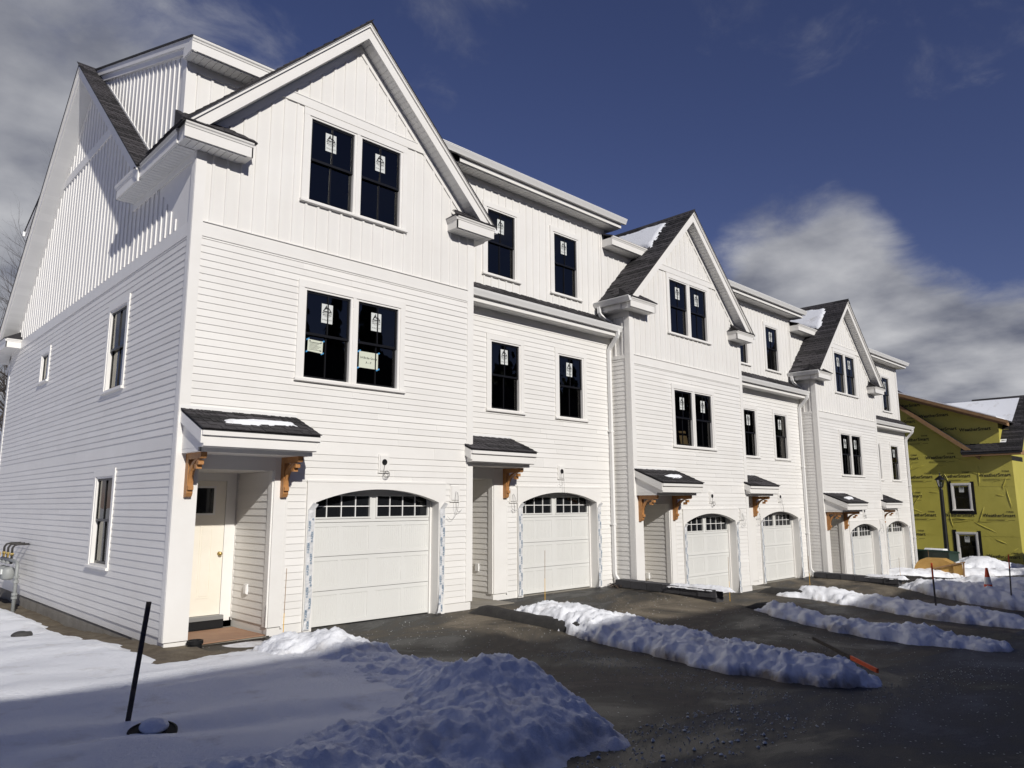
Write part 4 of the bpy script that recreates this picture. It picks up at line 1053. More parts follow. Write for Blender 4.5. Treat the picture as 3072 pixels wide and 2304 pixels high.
unit_gabled(0, 'white gabled townhouse nearest the camera, with its long side wall in view')
unit_recessed(0, 'white townhouse with flat eaves between the first and second gables')
unit_gabled(1, 'middle gabled white townhouse, second of the three steep gables')
unit_recessed(1, 'white townhouse with flat eaves between the second and third gables')
unit_gabled(2, 'farthest gabled white townhouse, third of the three steep gables')
unit_recessed(2, 'last white townhouse of the row, beside the yellow wrapped house')
#PART2
# ------------------------------------------------------------------ kerbs and retaining walls
def berm(x, y0, y1, pd, w=.30, h=.17, xoff=None):
    mb = MB(); ys = frange(y0, y1, .2); prof = [(-.5,-.05),(-.42,.4),(-.25,.85),(0,1.0),(.25,.85),(.42,.4),(.5,-.05)]
    n = len(prof); vs = []; fs = []
    for k, y in enumerate(ys):
        e = smooth01(min(k, len(ys)-1-k)/2.0+.15)
        for a, b in prof:
            xx = x+a*w*(1+.15*fr(x, y, 1.1, 2, 3)); vs.append((xx, y, ground(xx, y, pd)+b*h*e*(1+.2*fr(xx, y, 2.3, 3, 7))-.01))
    for k in range(len(ys)-1):
        for j in range(n-1): fs.append((k*n+j, k*n+j+1, (k+1)*n+j+1, (k+1)*n+j))
    fs.append(tuple(range(n))); mb.add(vs, fs)
    o = link('asphalt_kerb', mb.mesh('asphalt_kerb', 'berm_asphalt', True)); o['kind'] = 'structure'
berm(5.16, -6.3, -.28, ZM[0]); berm(P+5.16, -6.3, -.28, ZM[1]); berm(2*P+5.16, -6.3, -.28, ZM[2])
berm(P-.02, -6.2, -2.75, ZM[0], .34, .16); berm(2*P-.02, -6.2, -2.6, ZM[1], .34, .16)
berm(26.5, -6.2, .4, ZM[2], .34, .2)

def block_wall(x, y0, y1, zp, label):
    t = empty('retaining_wall', (x, (y0+y1)/2, zp), label, 'retaining wall', 'low block walls between driveways')
    r = random.Random(int(x)); y = y1; L_ = .43; o0 = Vector((x, (y0+y1)/2, zp))
    me = cached('blk', lambda: MB().prismX([(0,.01),(.01,0),(.41,0),(.42,.01),(.42,.15),(.41,.16),(.01,.16),(0,.15)], -.15, .15).mesh('block', 'block'))
    row2 = cached('blk2', lambda: MB().prismX([(0,0),(.42,0),(.42,.14),(0,.14)], -.13, .15).mesh('block', 'block'))
    while y-L_ > y0:
        g = ground(x-.3, y-.2, zp)
        dz = -.045*(y1-y)/(y1-y0)
        link('block', me, t, Vector((x+r.uniform(-.006, .006), y-L_, zp+.02+dz))-o0, (0, 0, r.uniform(-.012, .012)))
        link('block', row2, t, Vector((x+.0, y-L_-.0, zp-.122+dz))-o0)
        link('block', row2, t, Vector((x+.01, y-L_+.1, zp-.264+dz))-o0); link('block', row2, t, Vector((x+.01, y-L_-.05, zp-.406+dz))-o0)
        y -= L_
block_wall(P-.28, -2.65, .30, ZM[0], 'dark block retaining wall starting at the second gabled house')
block_wall(2*P-.28, -2.5, .30, ZM[1], 'dark block retaining wall starting at the third gabled house')

# ------------------------------------------------------------------ ploughed snow banks
def bank(name, ridge, label, res=.06, seed=1, base=None, group='ploughed snow banks beside the driveways', lump=1., dirty=.6, power=.42, clod=.85):
    """ridge: list of (x, y, height, half_width)"""
    base = base or ground
    segs = list(zip(ridge, ridge[1:]))
    def prof(x, y):
        best = -9; bh = 0
        jk = min(1., lump); jx = x+jk*(.15*fr(x, y, 1.3, 2, seed+20)+.10*fr(x, y, 4.5, 3, seed+21)); jy = y+jk*(.15*fr(x, y, 1.3, 2, seed+40)+.10*fr(x, y, 4.5, 3, seed+41))
        for a, b in segs:
            ax, ay, ah, aw = a; bx, by, bh_, bw = b
            dx, dy = bx-ax, by-ay; L2 = dx*dx+dy*dy
            t = max(0, min(1, ((jx-ax)*dx+(jy-ay)*dy)/L2)); d = math.hypot(jx-ax-dx*t, jy-ay-dy*t)
            w = lerp(aw, bw, t); h = lerp(ah, bh_, t); q = 1-(d/w)**2
            v = h*(q**power if q > 0 else q*.6)
            if v > best: best = v; bh = h
        return best, bh
    xs0 = min(r[0]-r[3] for r in ridge)-.25; xs1 = max(r[0]+r[3] for r in ridge)+.25
    ys0 = min(r[1]-r[3] for r in ridge)-.25; ys1 = max(r[1]+r[3] for r in ridge)+.25
    xs = frange(xs0, xs1, res); ys = frange(ys0, ys1, res); nx = len(xs)
    vs = []; ok = []; dv = []
    for y in ys:
        for x in xs:
            v, h = prof(x, y); m = max(0., min(1., v/max(.08, h*.6)))
            if v > -.06:
                rid = abs(fr(x, y, 2.6, 3, seed+3))
                vd = noise.voronoi(Vector((x*6.5+seed+.3*fr(x, y, 5, 2, seed), y*6.5, .3)))[0]; ve = noise.voronoi(Vector((x*15, y*15+seed, .7)))[0]
                gate = smooth01((fr(x, y, 1.3, 2, seed+13)+.2)/.45)
                v += lump*m*(.07*fr(x, y, 1.7, 4, seed)+clod*(.25+.75*gate)*(.085*(.40-vd[0]*vd[0]*1.6)+.035*(.40-ve[0]*ve[0]*1.6))+.030*fr(x, y, 8, 4, seed+7)-.06*rid)+.022*fr(x, y, 20, 3, seed+9)*min(1, m*3+.3)
            vs.append((x, y, base(x, y)+max(v, -.05))); ok.append(v > -.035)
            dv.append(dirty*max(0, min(1, .85-m*1.3+.9*fr(x, y, .9, 3, seed+2))))
    fs = [(j*nx+i, j*nx+i+1, (j+1)*nx+i+1, (j+1)*nx+i) for j in range(len(ys)-1) for i in range(nx-1) if ok[j*nx+i] or ok[j*nx+i+1] or ok[(j+1)*nx+i+1] or ok[(j+1)*nx+i]]
    cx, cy = ridge[len(ridge)//2][:2]; cz = base(cx, cy)
    used = sorted(set(k for f in fs for k in f)); mp = {k: n for n, k in enumerate(used)}
    me = bpy.data.meshes.new(name); me.from_pydata([(vs[k][0]-cx, vs[k][1]-cy, vs[k][2]-cz) for k in used], [], [tuple(mp[k] for k in f) for f in fs])
    me.materials.append(MATS['snow']); a = me.attributes.new('dirt', 'FLOAT', 'POINT'); a.data.foreach_set('value', [dv[k] for k in used])
    me.polygons.foreach_set('use_smooth', [True]*len(me.polygons))
    o = link(name, me, None, (cx, cy, cz)); tag(o, label, 'snow bank', group)
    def top(x, y):
        v, h = prof(x, y); return base(x, y)+max(v, 0)
    return top
def lawn_base(x, y): return max(soil_z(x, y), ground(x, y, 0) if x > 1.5 else -9)+.02
b1 = bank('snow_bank', [(.55, -1.62, .04, .45), (1.0, -1.78, .22, .58), (1.25, -2.1, .29, .60), (1.28, -3.0, .16, .55), (1.2, -4.0, .10, .60), (1.12, -5.2, .40, .74), (.75, -5.65, .28, .92), (-.4, -5.95, .15, .78), (-2.2, -6.05, .12, .7), (-5, -6.1, .12, .7)],
          'large snow bank in the shaded foreground, left of the nearest driveway', .032, 3, lawn_base, dirty=.4, power=.75, lump=1.0, clod=.26)
b1b = bank('snow_bank', [(1.0, -5.4, .10, .75), (1.2, -6.0, .08, .62), (1.32, -6.3, .05, .45)], 'low toe of the foreground snow bank where it meets the road', .05, 31, lawn_base, dirty=.9) if False else None
b2 = bank('snow_bank', [(5.40, -1.2, .08, .32), (5.75, -1.65, .29, .54), (5.72, -2.5, .31, .66), (5.62, -3.5, .29, .72), (5.48, -4.6, .27, .78), (5.4, -5.5, .28, .80), (5.5, -6.2, .24, .66), (5.6, -6.6, .10, .42)],
          'long snow bank between the first and second driveways', .034, 14, dirty=.85)
b3 = bank('snow_bank', [(P+.05, -3.1, .10, .3), (P+.1, -3.7, .24, .55), (P+.1, -4.8, .26, .7), (P+.15, -5.8, .24, .72), (P+.3, -6.6, .12, .5)],
          'snow bank running on from the nearer block wall, wooden stake beyond it', .045, 23)
bank('snow_bank', [(P-.30, -1.2, .02, .08), (P-.30, -1.8, .045, .09), (P-.29, -2.2, .05, .10), (P-.29, -2.45, .03, .08)], 'thin strip of snow lying along the nearer block wall', .03, 27, base=lambda x, y: ZM[0]+.165, lump=.15, dirty=.2)
b4 = bank('snow_bank', [(P+5.1, -1.3, .08, .35), (P+5.45, -1.9, .30, .55), (P+5.4, -3.0, .26, .66), (P+5.3, -4.2, .28, .78), (P+5.2, -5.5, .28, .8), (P+5.3, -6.5, .18, .6)],
          'snow bank with the orange topped stake standing in it', .055, 35)
b5 = bank('snow_bank', [(2*P+.0, -2.6, .18, .45), (2*P+.1, -3.4, .42, .85), (2*P+.2, -4.4, .50, 1.0), (2*P+.3, -5.5, .42, 1.0), (2*P+.5, -6.5, .25, .8)],
          'snow bank with the traffic cone stuck in it', .06, 41, dirty=.7)
bank('snow_bank', [(2*P-.27, -1.4, .04, .10), (2*P-.26, -1.9, .07, .12), (2*P-.25, -2.35, .06, .11)], 'thin strip of snow lying along the farther block wall', .04, 43, base=lambda x, y: ZM[1]+.165, lump=.15, dirty=.2)
bank('snow_bank', [(25.2, -2.2, .28, .7), (25.4, -3.4, .45, .95), (25.6, -4.6, .42, 1.0), (25.8, -6.0, .3, .9)], 'lumpy snow bank in front of the last garage door', .08, 47, dirty=.5)
bank('snow_bank', [(27.1, .9, .25, .6), (28.0, .0, .35, .8), (29.5, -.9, .30, .7), (31.5, -2.4, .22, .6), (33.0, -3.6, .18, .6)], 'snow bank between the last driveway and the green cabinet', .09, 53, dirty=.4)
bank('snow_mound', [(31.6, -1.1, .45, .75), (32.4, -1.6, .65, 1.0), (33.4, -2.2, .35, .9)], 'grey streaked snow mound against the yellow wrapped house', .08, 59, dirty=.9)
# crumbs of snow and salt on the paving
def crumbs():
    r = random.Random(5); mb = MB()
    for k in range(1800):
        q = r.random()
        if q < .30: x, y = r.uniform(.4, 3.2), r.uniform(-7.4, -6.4)
        elif q < .60: x, y = 4.2-abs(r.gauss(0, .5)), r.uniform(-6.8, -3.5)
        elif q < .8: x, y = r.uniform(2, 10), r.uniform(-6.5, -.3)
        else: x, y = r.uniform(3, 9), -7-abs(r.gauss(0, .5))
        s = r.choice([.005, .006, .007, .009, .012 if q < .6 else .007, .02 if q < .25 and r.random() < .3 else .006])
        z = (ground(x, y, 0) if y > -6.5 else street(x))+s*.4
        mb.add([(x+r.uniform(-s, s)*.4+a*s*r.uniform(.6, 1.3), y+b*s*r.uniform(.6, 1.3), z+c*s*r.uniform(.5, 1)) for a, b, c in ((1,0,0),(0,1,0),(-1,0,0),(0,-1,0),(0,0,1),(0,0,-1))],
               [(0,1,4),(1,2,4),(2,3,4),(3,0,4),(1,0,5),(2,1,5),(3,2,5),(0,3,5)])
    o = link('snow_crumbs', mb.mesh('snow_crumbs', 'paper')); tag(o, 'white crumbs of snow and road salt scattered over the asphalt', 'snow', kind='stuff')
crumbs()

# snow on roofs
def roof_snow(org, right, up, w, h, outline, label, th=.03, seed=0, res=.05, amp=.06):
    right = Vector(right).normalized(); up = Vector(up).normalized(); n = right.cross(up); org = Vector(org)
    xs = frange(0, w, res); ys = frange(0, h, res); vs = []; ok = []; nx = len(xs)
    for b in ys:
        for a in xs:
            m = outline(a, b)+amp*fr(a, b, 5, 4, seed); t = -.012+(th+.012)*smooth01(m/.10)
            vs.append(right*a+up*b+n*(t+.004*fr(a, b, 14, 3, seed))); ok.append(m > -.02)
    fs = [(j*nx+i, j*nx+i+1, (j+1)*nx+i+1, (j+1)*nx+i) for j in range(len(ys)-1) for i in range(nx-1) if ok[j*nx+i] and ok[j*nx+i+1] and ok[(j+1)*nx+i+1] and ok[(j+1)*nx+i]]
    me = bpy.data.meshes.new('roof_snow'); me.from_pydata([tuple(v) for v in vs], [], fs); me.materials.append(MATS['snow'])
    me.polygons.foreach_set('use_smooth', [True]*len(fs))
    o = link('roof_snow', me, None, org); tag(o, label, 'snow', 'patches of snow on the roofs')
for i, lab in enumerate(('long strip of snow on the nearest entry canopy', 'small patch of snow on the canopy of the middle gabled house', 'small patch of snow on the canopy of the farthest gabled house')):
    sl = Vector((0, .8, .33)); ln = sl.length
    w_, c_ = ((1.15, .95), (.72, .95), (.75, .95))[i]
    roof_snow(Vector((P*i+.02, -.8, ZM[i]+3.23-.33+.018)), (1,0,0), sl, 1.7, ln, lambda a, b, w_=w_, c_=c_: min(w_/2-abs(a-c_), .135*(1-(abs(a-c_)/w_*1.8)**2*.5)-abs(b-.36-.10*(a-c_))), lab, .035, i+1, .025, .025)
for i, lab in ((1, 'snow patch on the left slope of the middle gable'), (2, 'snow patch on the left slope of the farthest gable')):
    up = Vector((1, 0, 1)); hh = 2.6*1.414
    def outl(a, b, i=i):
        y = 3.9-a; z = GZ-2.6+b*.7071
        return min(y-.22-.10*(b-1.5), hh-.20-.015*a-b, (z-max(zdorm(y)+.0, 9.02))*1.2, 3.7-y)
    roof_snow(Vector((P*i+GA-2.6, 3.9, ZM[i]+GZ-2.6))+Vector((-.012, 0, .018)), (0,-1,0), up, 3.9, hh, outl, lab, .035, 7+i, .06)

def hit(px, py, top, t0=3., t1=40.):
    d = ray(px, py); t = t0
    while t < t1:
        p = CAM+d*t
        if p.z < top(p.x, p.y): return p
        t += .02
    return CAM+d*t1
# ------------------------------------------------------------------ stakes, markers, cone and small things
def stake(loc, top, w, label, orange=0., group=None):
    loc = Vector(loc); top = Vector(top); d = top-loc
    t = empty('wooden_stake', loc, label, 'stake', group)
    up = (0, 1, 0)
    if orange: 
        m = d*(1-orange)
        link('post', MB().tube([(0,0,0), m], w, 4, rect=(w*.5, w), up=up).mesh('post', 'stake'), t)
        link('painted_tip', MB().tube([m+d*.002, d], w, 4, rect=(w*.52, w*1.02), up=up).mesh('painted_tip', 'orange'), t)
    else: link('post', MB().tube([(0,0,-.0), d*.5, d], w, 4, rect=(w*.5, w), up=up).mesh('post', 'stake'), t)
sb = Vector((-1.74, -4.22, soil_z(-1.74, -4.22)+.06))
d0 = ray(447, 1805); tt = (sb.y-.02-CAM.y)/d0.y; stake(sb-Vector((0,0,.05)), CAM+d0*tt, .034, 'dark bare wooden stake leaning in the snow of the left foreground')
q = at(2805, 1870, 'x', 15.5); stake((15.5, -4.72, ground(15.5, -4.7)+.15), (15.46, -4.72, .50), .05, 'tall wooden stake with orange tip in front of the lamp post', .34, 'orange tipped stakes')
stake((20.4, -5.15, ground(20.4, -5.1)+.15), (20.62, -5.15, .46), .05, 'wooden stake with orange tip at the right edge, past the cone', .30, 'orange tipped stakes')
# fallen stake on the second bank
bt = lambda x, y: max(b2(x, y)+.0, street(x))
p0 = hit(2441, 1937, bt)+Vector((0,0,.11)); p1 = hit(2634, 2028, bt)+Vector((0,0,.06))
stake(p0, p1, .05, 'fallen stake with orange tip lying across a snow bank', .36)
tw = link('twig', MB().tube([(0,0,0),(.08,.02,.02),(.16,.02,-.01),(.24,.05,0)], [.006,.005,.004,.002], 5).mesh('twig', 'bark'), None, hit(2380, 1915, bt)+Vector((0,0,.04))); tag(tw, 'small dark twig on the snow bank beside the fallen stake', 'twig')

def marker(px, pyb, z, hpx, label):
    b = at(px, pyb, 'z', z); d = (b-CAM).dot(cF); h = hpx*d/FPX
    t = empty('driveway_marker', b-Vector((0,0,.03)), label, 'marker', 'thin driveway markers')
    link('rod', MB().tube([(0,0,0),(.004,0,h*.45)], .0055, 6).mesh('rod', 'yellow_fibre'), t)
    link('reflective_sleeve', MB().tube([(.004,0,h*.45),(.004,0,h*.46),(.012,0,h)], [.0056,.0050,.0045], 6).mesh('reflective_sleeve', 'lumber'), t)
marker(847, 1945, .03, 240, 'thin yellow driveway marker beside the nearest garage')
marker(1635, 1800, .02, 150, 'thin yellow marker in front of the second garage door')
marker(2190, 1800, -.36, 130, 'thin yellow marker in front of the third garage door')
marker(2430, 1757, -.52, 90, 'thin yellow marker in front of the fourth garage door')
marker(2703, 1752, -.80, 80, 'thin marker beside the end of the farther block wall')
marker(2791, 1727, -1.0, 80, 'thin pale marker in front of the green cabinet')

def cone(loc, label, rz=0):
    t = empty('traffic_cone', loc, label, 'cone', rz=rz)
    H = .71; r = lambda z: .135-.105*z/H
    bands = [(0, .10, 'cone_orange'), (.10, .17, 'cone_white'), (.17, .26, 'cone_orange'), (.26, .46, 'cone_white'), (.46, H, 'cone_orange')]
    bd = MB(); bd.box(-.18, .18, -.18, .18, -.03, 0)
    b = link('base', bd.mesh('base', 'rubber'), t)
    for a, c, m in bands: link('band', MB().lathe([(r(a), a), (r(c), c)], 20).mesh('band', m, False), t)
cone((20.75, -4.55, ground(20.75, -4.55)+.26), 'orange and white traffic cone standing in a snow bank')

# buried lid with snow cap, rock, drain stub
def lid():
    loc = hit(457, 2200, lambda x, y: lawn_z(x, y))+Vector((0,0,.0))
    t = empty('manhole_lid', loc, 'black round lid half buried in snow near the dark stake', 'lid', rz=.3)
    t.rotation_euler = (.16, -.10, .3); t.scale = (.78, .78, .78)
    link('lid_ring', MB().lathe([(.20,-.10),(.20,-.01),(.215,0),(.215,.025),(.195,.03),(.19,.02),(.001,.02)], 28).mesh('lid_ring', 'black_plastic', False), t)
    c = link('snow_cap', MB().lathe([(.125,.018),(.13,.035),(.115,.065),(.085,.085),(.04,.098),(.001,.10)], 24).mesh('snow_cap', 'snow', True), t, (.05, .05, 0))
lid()
mb = MB(); bm_ = bmesh.new(); bmesh.ops.create_icosphere(bm_, subdivisions=3, radius=1)
mb.add([(v.co.x*.14*(1+.25*fr(v.co.x, v.co.y, 1.5, 3, 2)), v.co.y*.10, v.co.z*.06*(1+.3*fr(v.co.x, v.co.z, 2, 3, 3))) for v in bm_.verts], [tuple(v.index for v in f.verts) for f in bm_.faces]); bm_.free()
rk = link('rock', mb.mesh('rock', 'rock', True), None, hit(68, 1908, lambda x, y: lawn_z(x, y))+Vector((0,0,.015))); tag(rk, 'small dark rock poking out of the snow at the left', 'rock')
dp = link('drain_pipe', MB().lathe([(.09,-.14),(.09,.0),(.105,.0),(.105,.045),(.085,.05),(.08,.03),(.001,.03)], 24).mesh('drain_pipe', 'black_plastic'), None, (.36, -.13, .06)); tag(dp, 'short black plastic drain pipe standing at the nearest house corner', 'drain pipe')
pw = link('plywood_board', MB().box(-.50, .50, -.52, .52, 0, .015).mesh('plywood_board', 'plywood'), None, (.90, .50, .022), (0, 0, .035)); tag(pw, 'reddish plywood board lying on the nearest entry slab', 'plywood')
for k, (x, y, g) in enumerate(((P-.30, .40, 0), (P-.42, .22, 0), (P-.22, .34, 0), (2*P-.35, .3, -.516))):
    mb = MB(); r = random.Random(k)
    for j in range(26):
        a = r.uniform(0, 6.28); s = r.uniform(.02, .05); q = Vector((r.gauss(0, .10), r.gauss(0, .08), r.uniform(.01, .06)))
        mb.quad(*[q+Vector((s*math.cos(a+b), s*math.sin(a+b)*.6, r.uniform(-.02, .02))) for b in (0, 1.5, 3.1, 4.6)])
    o = link('dead_leaves', mb.mesh('dead_leaves', 'leaf'), None, (x, y, g+.01)); tag(o, 'little heap of dead leaves at the foot of a downspout', 'leaves', 'leaf heaps under the downspouts', 'stuff')

# ------------------------------------------------------------------ gas meters
def gas():
    X = -.30
    t = empty('gas_meter_set', (X, 8.0, -.2), 'grey gas meters on pipes against the side wall of the nearest house', 'gas meter'); o0 = Vector((X, 8.0, -.2))
    def L(n, mb, m, sm=False): return link(n, mb.mesh(n, m, sm), t, -o0)
    L('riser_pipe', MB().tube([(X, 7.45, -.25), (X, 7.45, .70), (X, 7.50, .76), (X, 7.9, .78), (X, 9.0, .78)], .035, 10), 'meter_grey', True)
    for z in (.05, .12, .36, .45): link('fitting', MB().tube([(X, 7.45, z), (X, 7.45, z+.05)], .055, 8).mesh('fitting', 'meter_grey'), t, -o0)
    for y in (8.15, 8.55, 8.95):
        m = L('meter', MB().lathe([(.001,-.14),(.09,-.14),(.12,-.10),(.125,.06),(.10,.10),(.05,.12),(.001,.12)], 14, (X-.02, y, .52)), 'meter_grey', True)
        link('dial', MB().box(X-.16, X-.13, y-.06, y+.06, .50, .60).mesh('dial', 'paper'), m)
        L('house_pipe', MB().tube([(X, y-.08, .70), (X, y-.08, 1.02), (X+.03, y-.10, 1.08), (X+.10, y-.11, 1.10), (0.02, y-.13, 1.10)], .022, 8), 'pipe_black', True)
        v = L('valve', MB().tube([(X-.03, y-.08, .90), (X+.03, y-.08, .90)], .035, 8), 'brass')
        link('valve_tag', MB().box(X-.07, X-.064, y-.115, y-.055, .84, .92).mesh('valve_tag', 'valve_yellow'), v)
        L('regulator', MB().lathe([(.001,-.02),(.075,-.02),(.08,0),(.06,.03),(.02,.05),(.001,.05)], 12, (X, y+.10, .72)), 'meter_grey', True)
gas()

# ------------------------------------------------------------------ yellow wrapped house
def wrapped_house():
    XH = 36.0; Y0, Y1 = -2.35, 9.0; ZB, ZE = -1.0, 4.15
    t = empty('house_under_construction', (XH, 2.0, ZB), 'unfinished house in printed yellow wrap beyond the white row', 'house'); o0 = Vector((XH, 2.0, ZB))
    def L(n, mb, m, par=None, sm=False): return link(n, mb.mesh(n, m, sm), par or t, -o0 if par is None else Z0)
    ridge_y, ridge_z = 4.3, 8.55; sl = .82
    zm = lambda y: ridge_z-sl*abs(y-ridge_y)
    wins = [(-.60, .24, 1.50, 2.80), (-.68, .22, -.80, .52)]
    mb = MB(); sheet_mb(mb, [Y0, -.45, ridge_y, Y1], lambda y: ZB-.4, lambda y: (ZE+.1 if y < -.5 else zm(y)-.1), [(a+.03, b-.03, c+.03, d-.03) for a, b, c, d in wins], 'x', XH)
    mb.quad((XH, Y0, ZB-.4), (XH+6, Y0, ZB-.4), (XH+6, Y0, ZE+.1), (XH, Y0, ZE+.1))
    mb.quad((XH, Y1, ZB), (XH+6, Y1, ZB), (XH+6, Y1, ZE), (XH, Y1, ZE))
    wall = L('wall', mb, 'wrap')
    # loose folds in the wrap
    r = random.Random(3)
    for k in range(46):
        y = r.uniform(Y0+.1, 4.5); z = r.uniform(-.5, 4.0); ln = r.uniform(.3, 1.1); a = r.gauss(-.5, .5) if k % 3 else r.gauss(1.4, .3)
        if any(a_-.15 < y < b_+.15 and c_-.2 < z < d_+.2 for a_, b_, c_, d_ in wins): continue
        pts = [(XH-.004, y+ln*(q-.5)*math.sin(a)+.02*math.sin(5*q+k), z+ln*(q-.5)*math.cos(a)) for q in (0, .25, .5, .75, 1)]
        link('wrap_fold', MB().tube(pts, [.004, .016, .02, .015, .004], 5).mesh('wrap_fold', 'wrap', True), wall)
    for z in (2.62, .35, 5.2): link('wrap_fold', MB().box(XH-.008, XH, Y0, 4.6 if z > 5 else 5.0, z, z+.012).mesh('wrap_fold', 'wrap'), wall)
    # printed words
    def rot(o): o.rotation_euler = (0, 0, R(-90))
    k = 0; z = -.55
    while z < 6.2:
        y = Y0+.75+(.55 if k % 2 else 0)
        while y < 5:
            inside = any(a-.55 < y < b+.55 and c-.15 < z < d+.15 for a, b, c, d in wins)
            if not inside and z < (ZE-.35 if y < -.3 else zm(y)-.75):
                o = link('printed_word', text_mesh('WeatherSmart', .215, 'ink', .004), wall, (XH-.012, y, z)); rot(o)
                o = link('printed_word', text_mesh('TYPAR', .10, 'ink', .002), wall, (XH-.012, y-.45, z+.16)); rot(o)
                o = link('printed_frame', cached('pfr', lambda: MB().ribbon([(-.5,-.16),(.3,-.16)], .006).ribbon([(-.5,-.21),(.22,-.21)], .018).ribbon([(-.5,-.27),(.35,-.27)], .006).ribbon([(.35,-.21),(.6,-.21)], .012).mesh('printed_frame', 'ink')), wall, (XH-.011, y, z)); rot(o)
            y += 1.62
        z += .92; k += 1
    # windows
    for a, b, c, d in wins:
        w_, _ = window(t, b-a, d-c, 1, Vector((XH, b, c))-o0, R(-90), sticker=True, casing=.07, muntin=False, sdz=.12)
        link('flashing_tape', MB().box(XH-.010, XH-.003, a-.13, a+.02, c-.16, d+.06).box(XH-.010, XH-.003, b-.02, b+.15, c-.16, d+.10).box(XH-.009, XH-.003, a, b, c-.16, c+.03).mesh('flashing_tape', 'black_plastic'), wall)
    # main roof and raw rake boards
    th = .14
    rf = MB(); rf.prismX([(-1.15, zm(-1.15)+.0), (ridge_y, ridge_z), (ridge_y, ridge_z-.1), (-1.15, zm(-1.15)-.1)], XH-.25, XH+6); rf.prismX([(ridge_y, ridge_z), (Y1+.3, zm(Y1+.3)), (Y1+.3, zm(Y1+.3)-.1), (ridge_y, ridge_z-.1)], XH-.25, XH+6)
    ro = L('roof', rf, 'roofdeck')
    L('rake_board', MB().prismX([(-1.15, zm(-1.15)-.02), (ridge_y, ridge_z-.02), (ridge_y, ridge_z-.24), (-1.15, zm(-1.15)-.24)], XH-.29, XH-.25), 'lumber')
    # shed dormer
    zd = lambda y: 5.62+.385*(y+2.35)
    L('dormer_wall', MB().add([(XH+.02, -1.95, zm(-1.95)-.2), (XH+.02, -1.95, zd(-1.95)-.2), (XH+.02, 4.3, zd(4.3)-.2), (XH+.02, 4.3, 7.0)], [(0,1,2,3)]).add([(XH+.02, -1.95, 3.5), (XH+5, -1.95, 3.5), (XH+5, -1.95, zd(-1.95)-.2), (XH+.02, -1.95, zd(-1.95)-.2)], [(0,1,2,3)]), 'wrap')
    for y, z in ((-1.0, 5.3), (.4, 5.4), (.7, 6.1), (1.9, 6.7), (-.9, 4.55)):
        o = link('printed_word', text_mesh('WeatherSmart', .215, 'ink', .004), t, Vector((XH+.005, y, z))-o0); rot(o)
    L('dormer_roof', MB().prismX([(-2.4, zd(-2.4)), (4.8, zd(4.8)), (4.8, zd(4.8)-.08), (-2.4, zd(-2.4)-.08)], XH-.42, XH+5), 'roofdeck')
    L('dormer_roof_snow', MB().prismX([(-2.0, zd(-2.0)+.05), (4.8, zd(4.8)+.06), (4.8, zd(4.8)+.003), (-2.0, zd(-2.0)+.003)], XH-.40, XH+5), 'snow')
    L('rake_board', MB().prismX([(-2.45, zd(-2.45)-.01), (4.8, zd(4.8)-.01), (4.8, zd(4.8)-.15), (-2.45, zd(-2.45)-.15)], XH-.46, XH-.42).prismX([(-2.4, zd(-2.4)-.10), (4.8, zd(4.8)-.10), (4.8, zd(4.8)-.26), (-2.4, zd(-2.4)-.26)], XH-.40, XH-.02), 'lumber')
    # cross gable at the right: eave board and dark slope
    L('eave_board', MB().box(XH-.36, XH-.32, -2.75, -.45, 4.02, 4.22).box(XH-.36, XH+2, -2.79, -2.75, 4.02, 4.22).box(XH-.32, XH, -2.75, -.45, 4.02, 4.06), 'lumber')
    gr = L('gable_roof', MB().prismY([(XH-.38, 4.20), (XH+2.6, 7.0), (XH+2.6, 6.9), (XH-.38, 4.10)], -2.85, -.42), 'roofdeck')
    shingle_rows(gr, (XH-.39, -.4, 4.205), (0,-1,0), (2.98, 0, 2.8), 2.4, 4.0, .14, 9)
    L('gable_snow', MB().add([(XH+1.1, -2.3, 5.64), (XH+2.45, -2.45, 6.90), (XH+2.5, 2.9, 6.95), (XH+1.0, 2.9, 5.54)], [(0,1,2,3)]).add([(XH+.02, -2.2, 4.62), (XH+.1, -.5, 4.66), (XH+.18, -.5, 4.74), (XH+.20, -2.2, 4.78)], [(0,1,2,3)]), 'snow')
    L('gable_wall', MB().add([(XH, Y0, ZE), (XH+5, Y0, ZE), (XH+2.6, Y0, 6.8)], [(0,1,2)]), 'wrap')
wrapped_house()

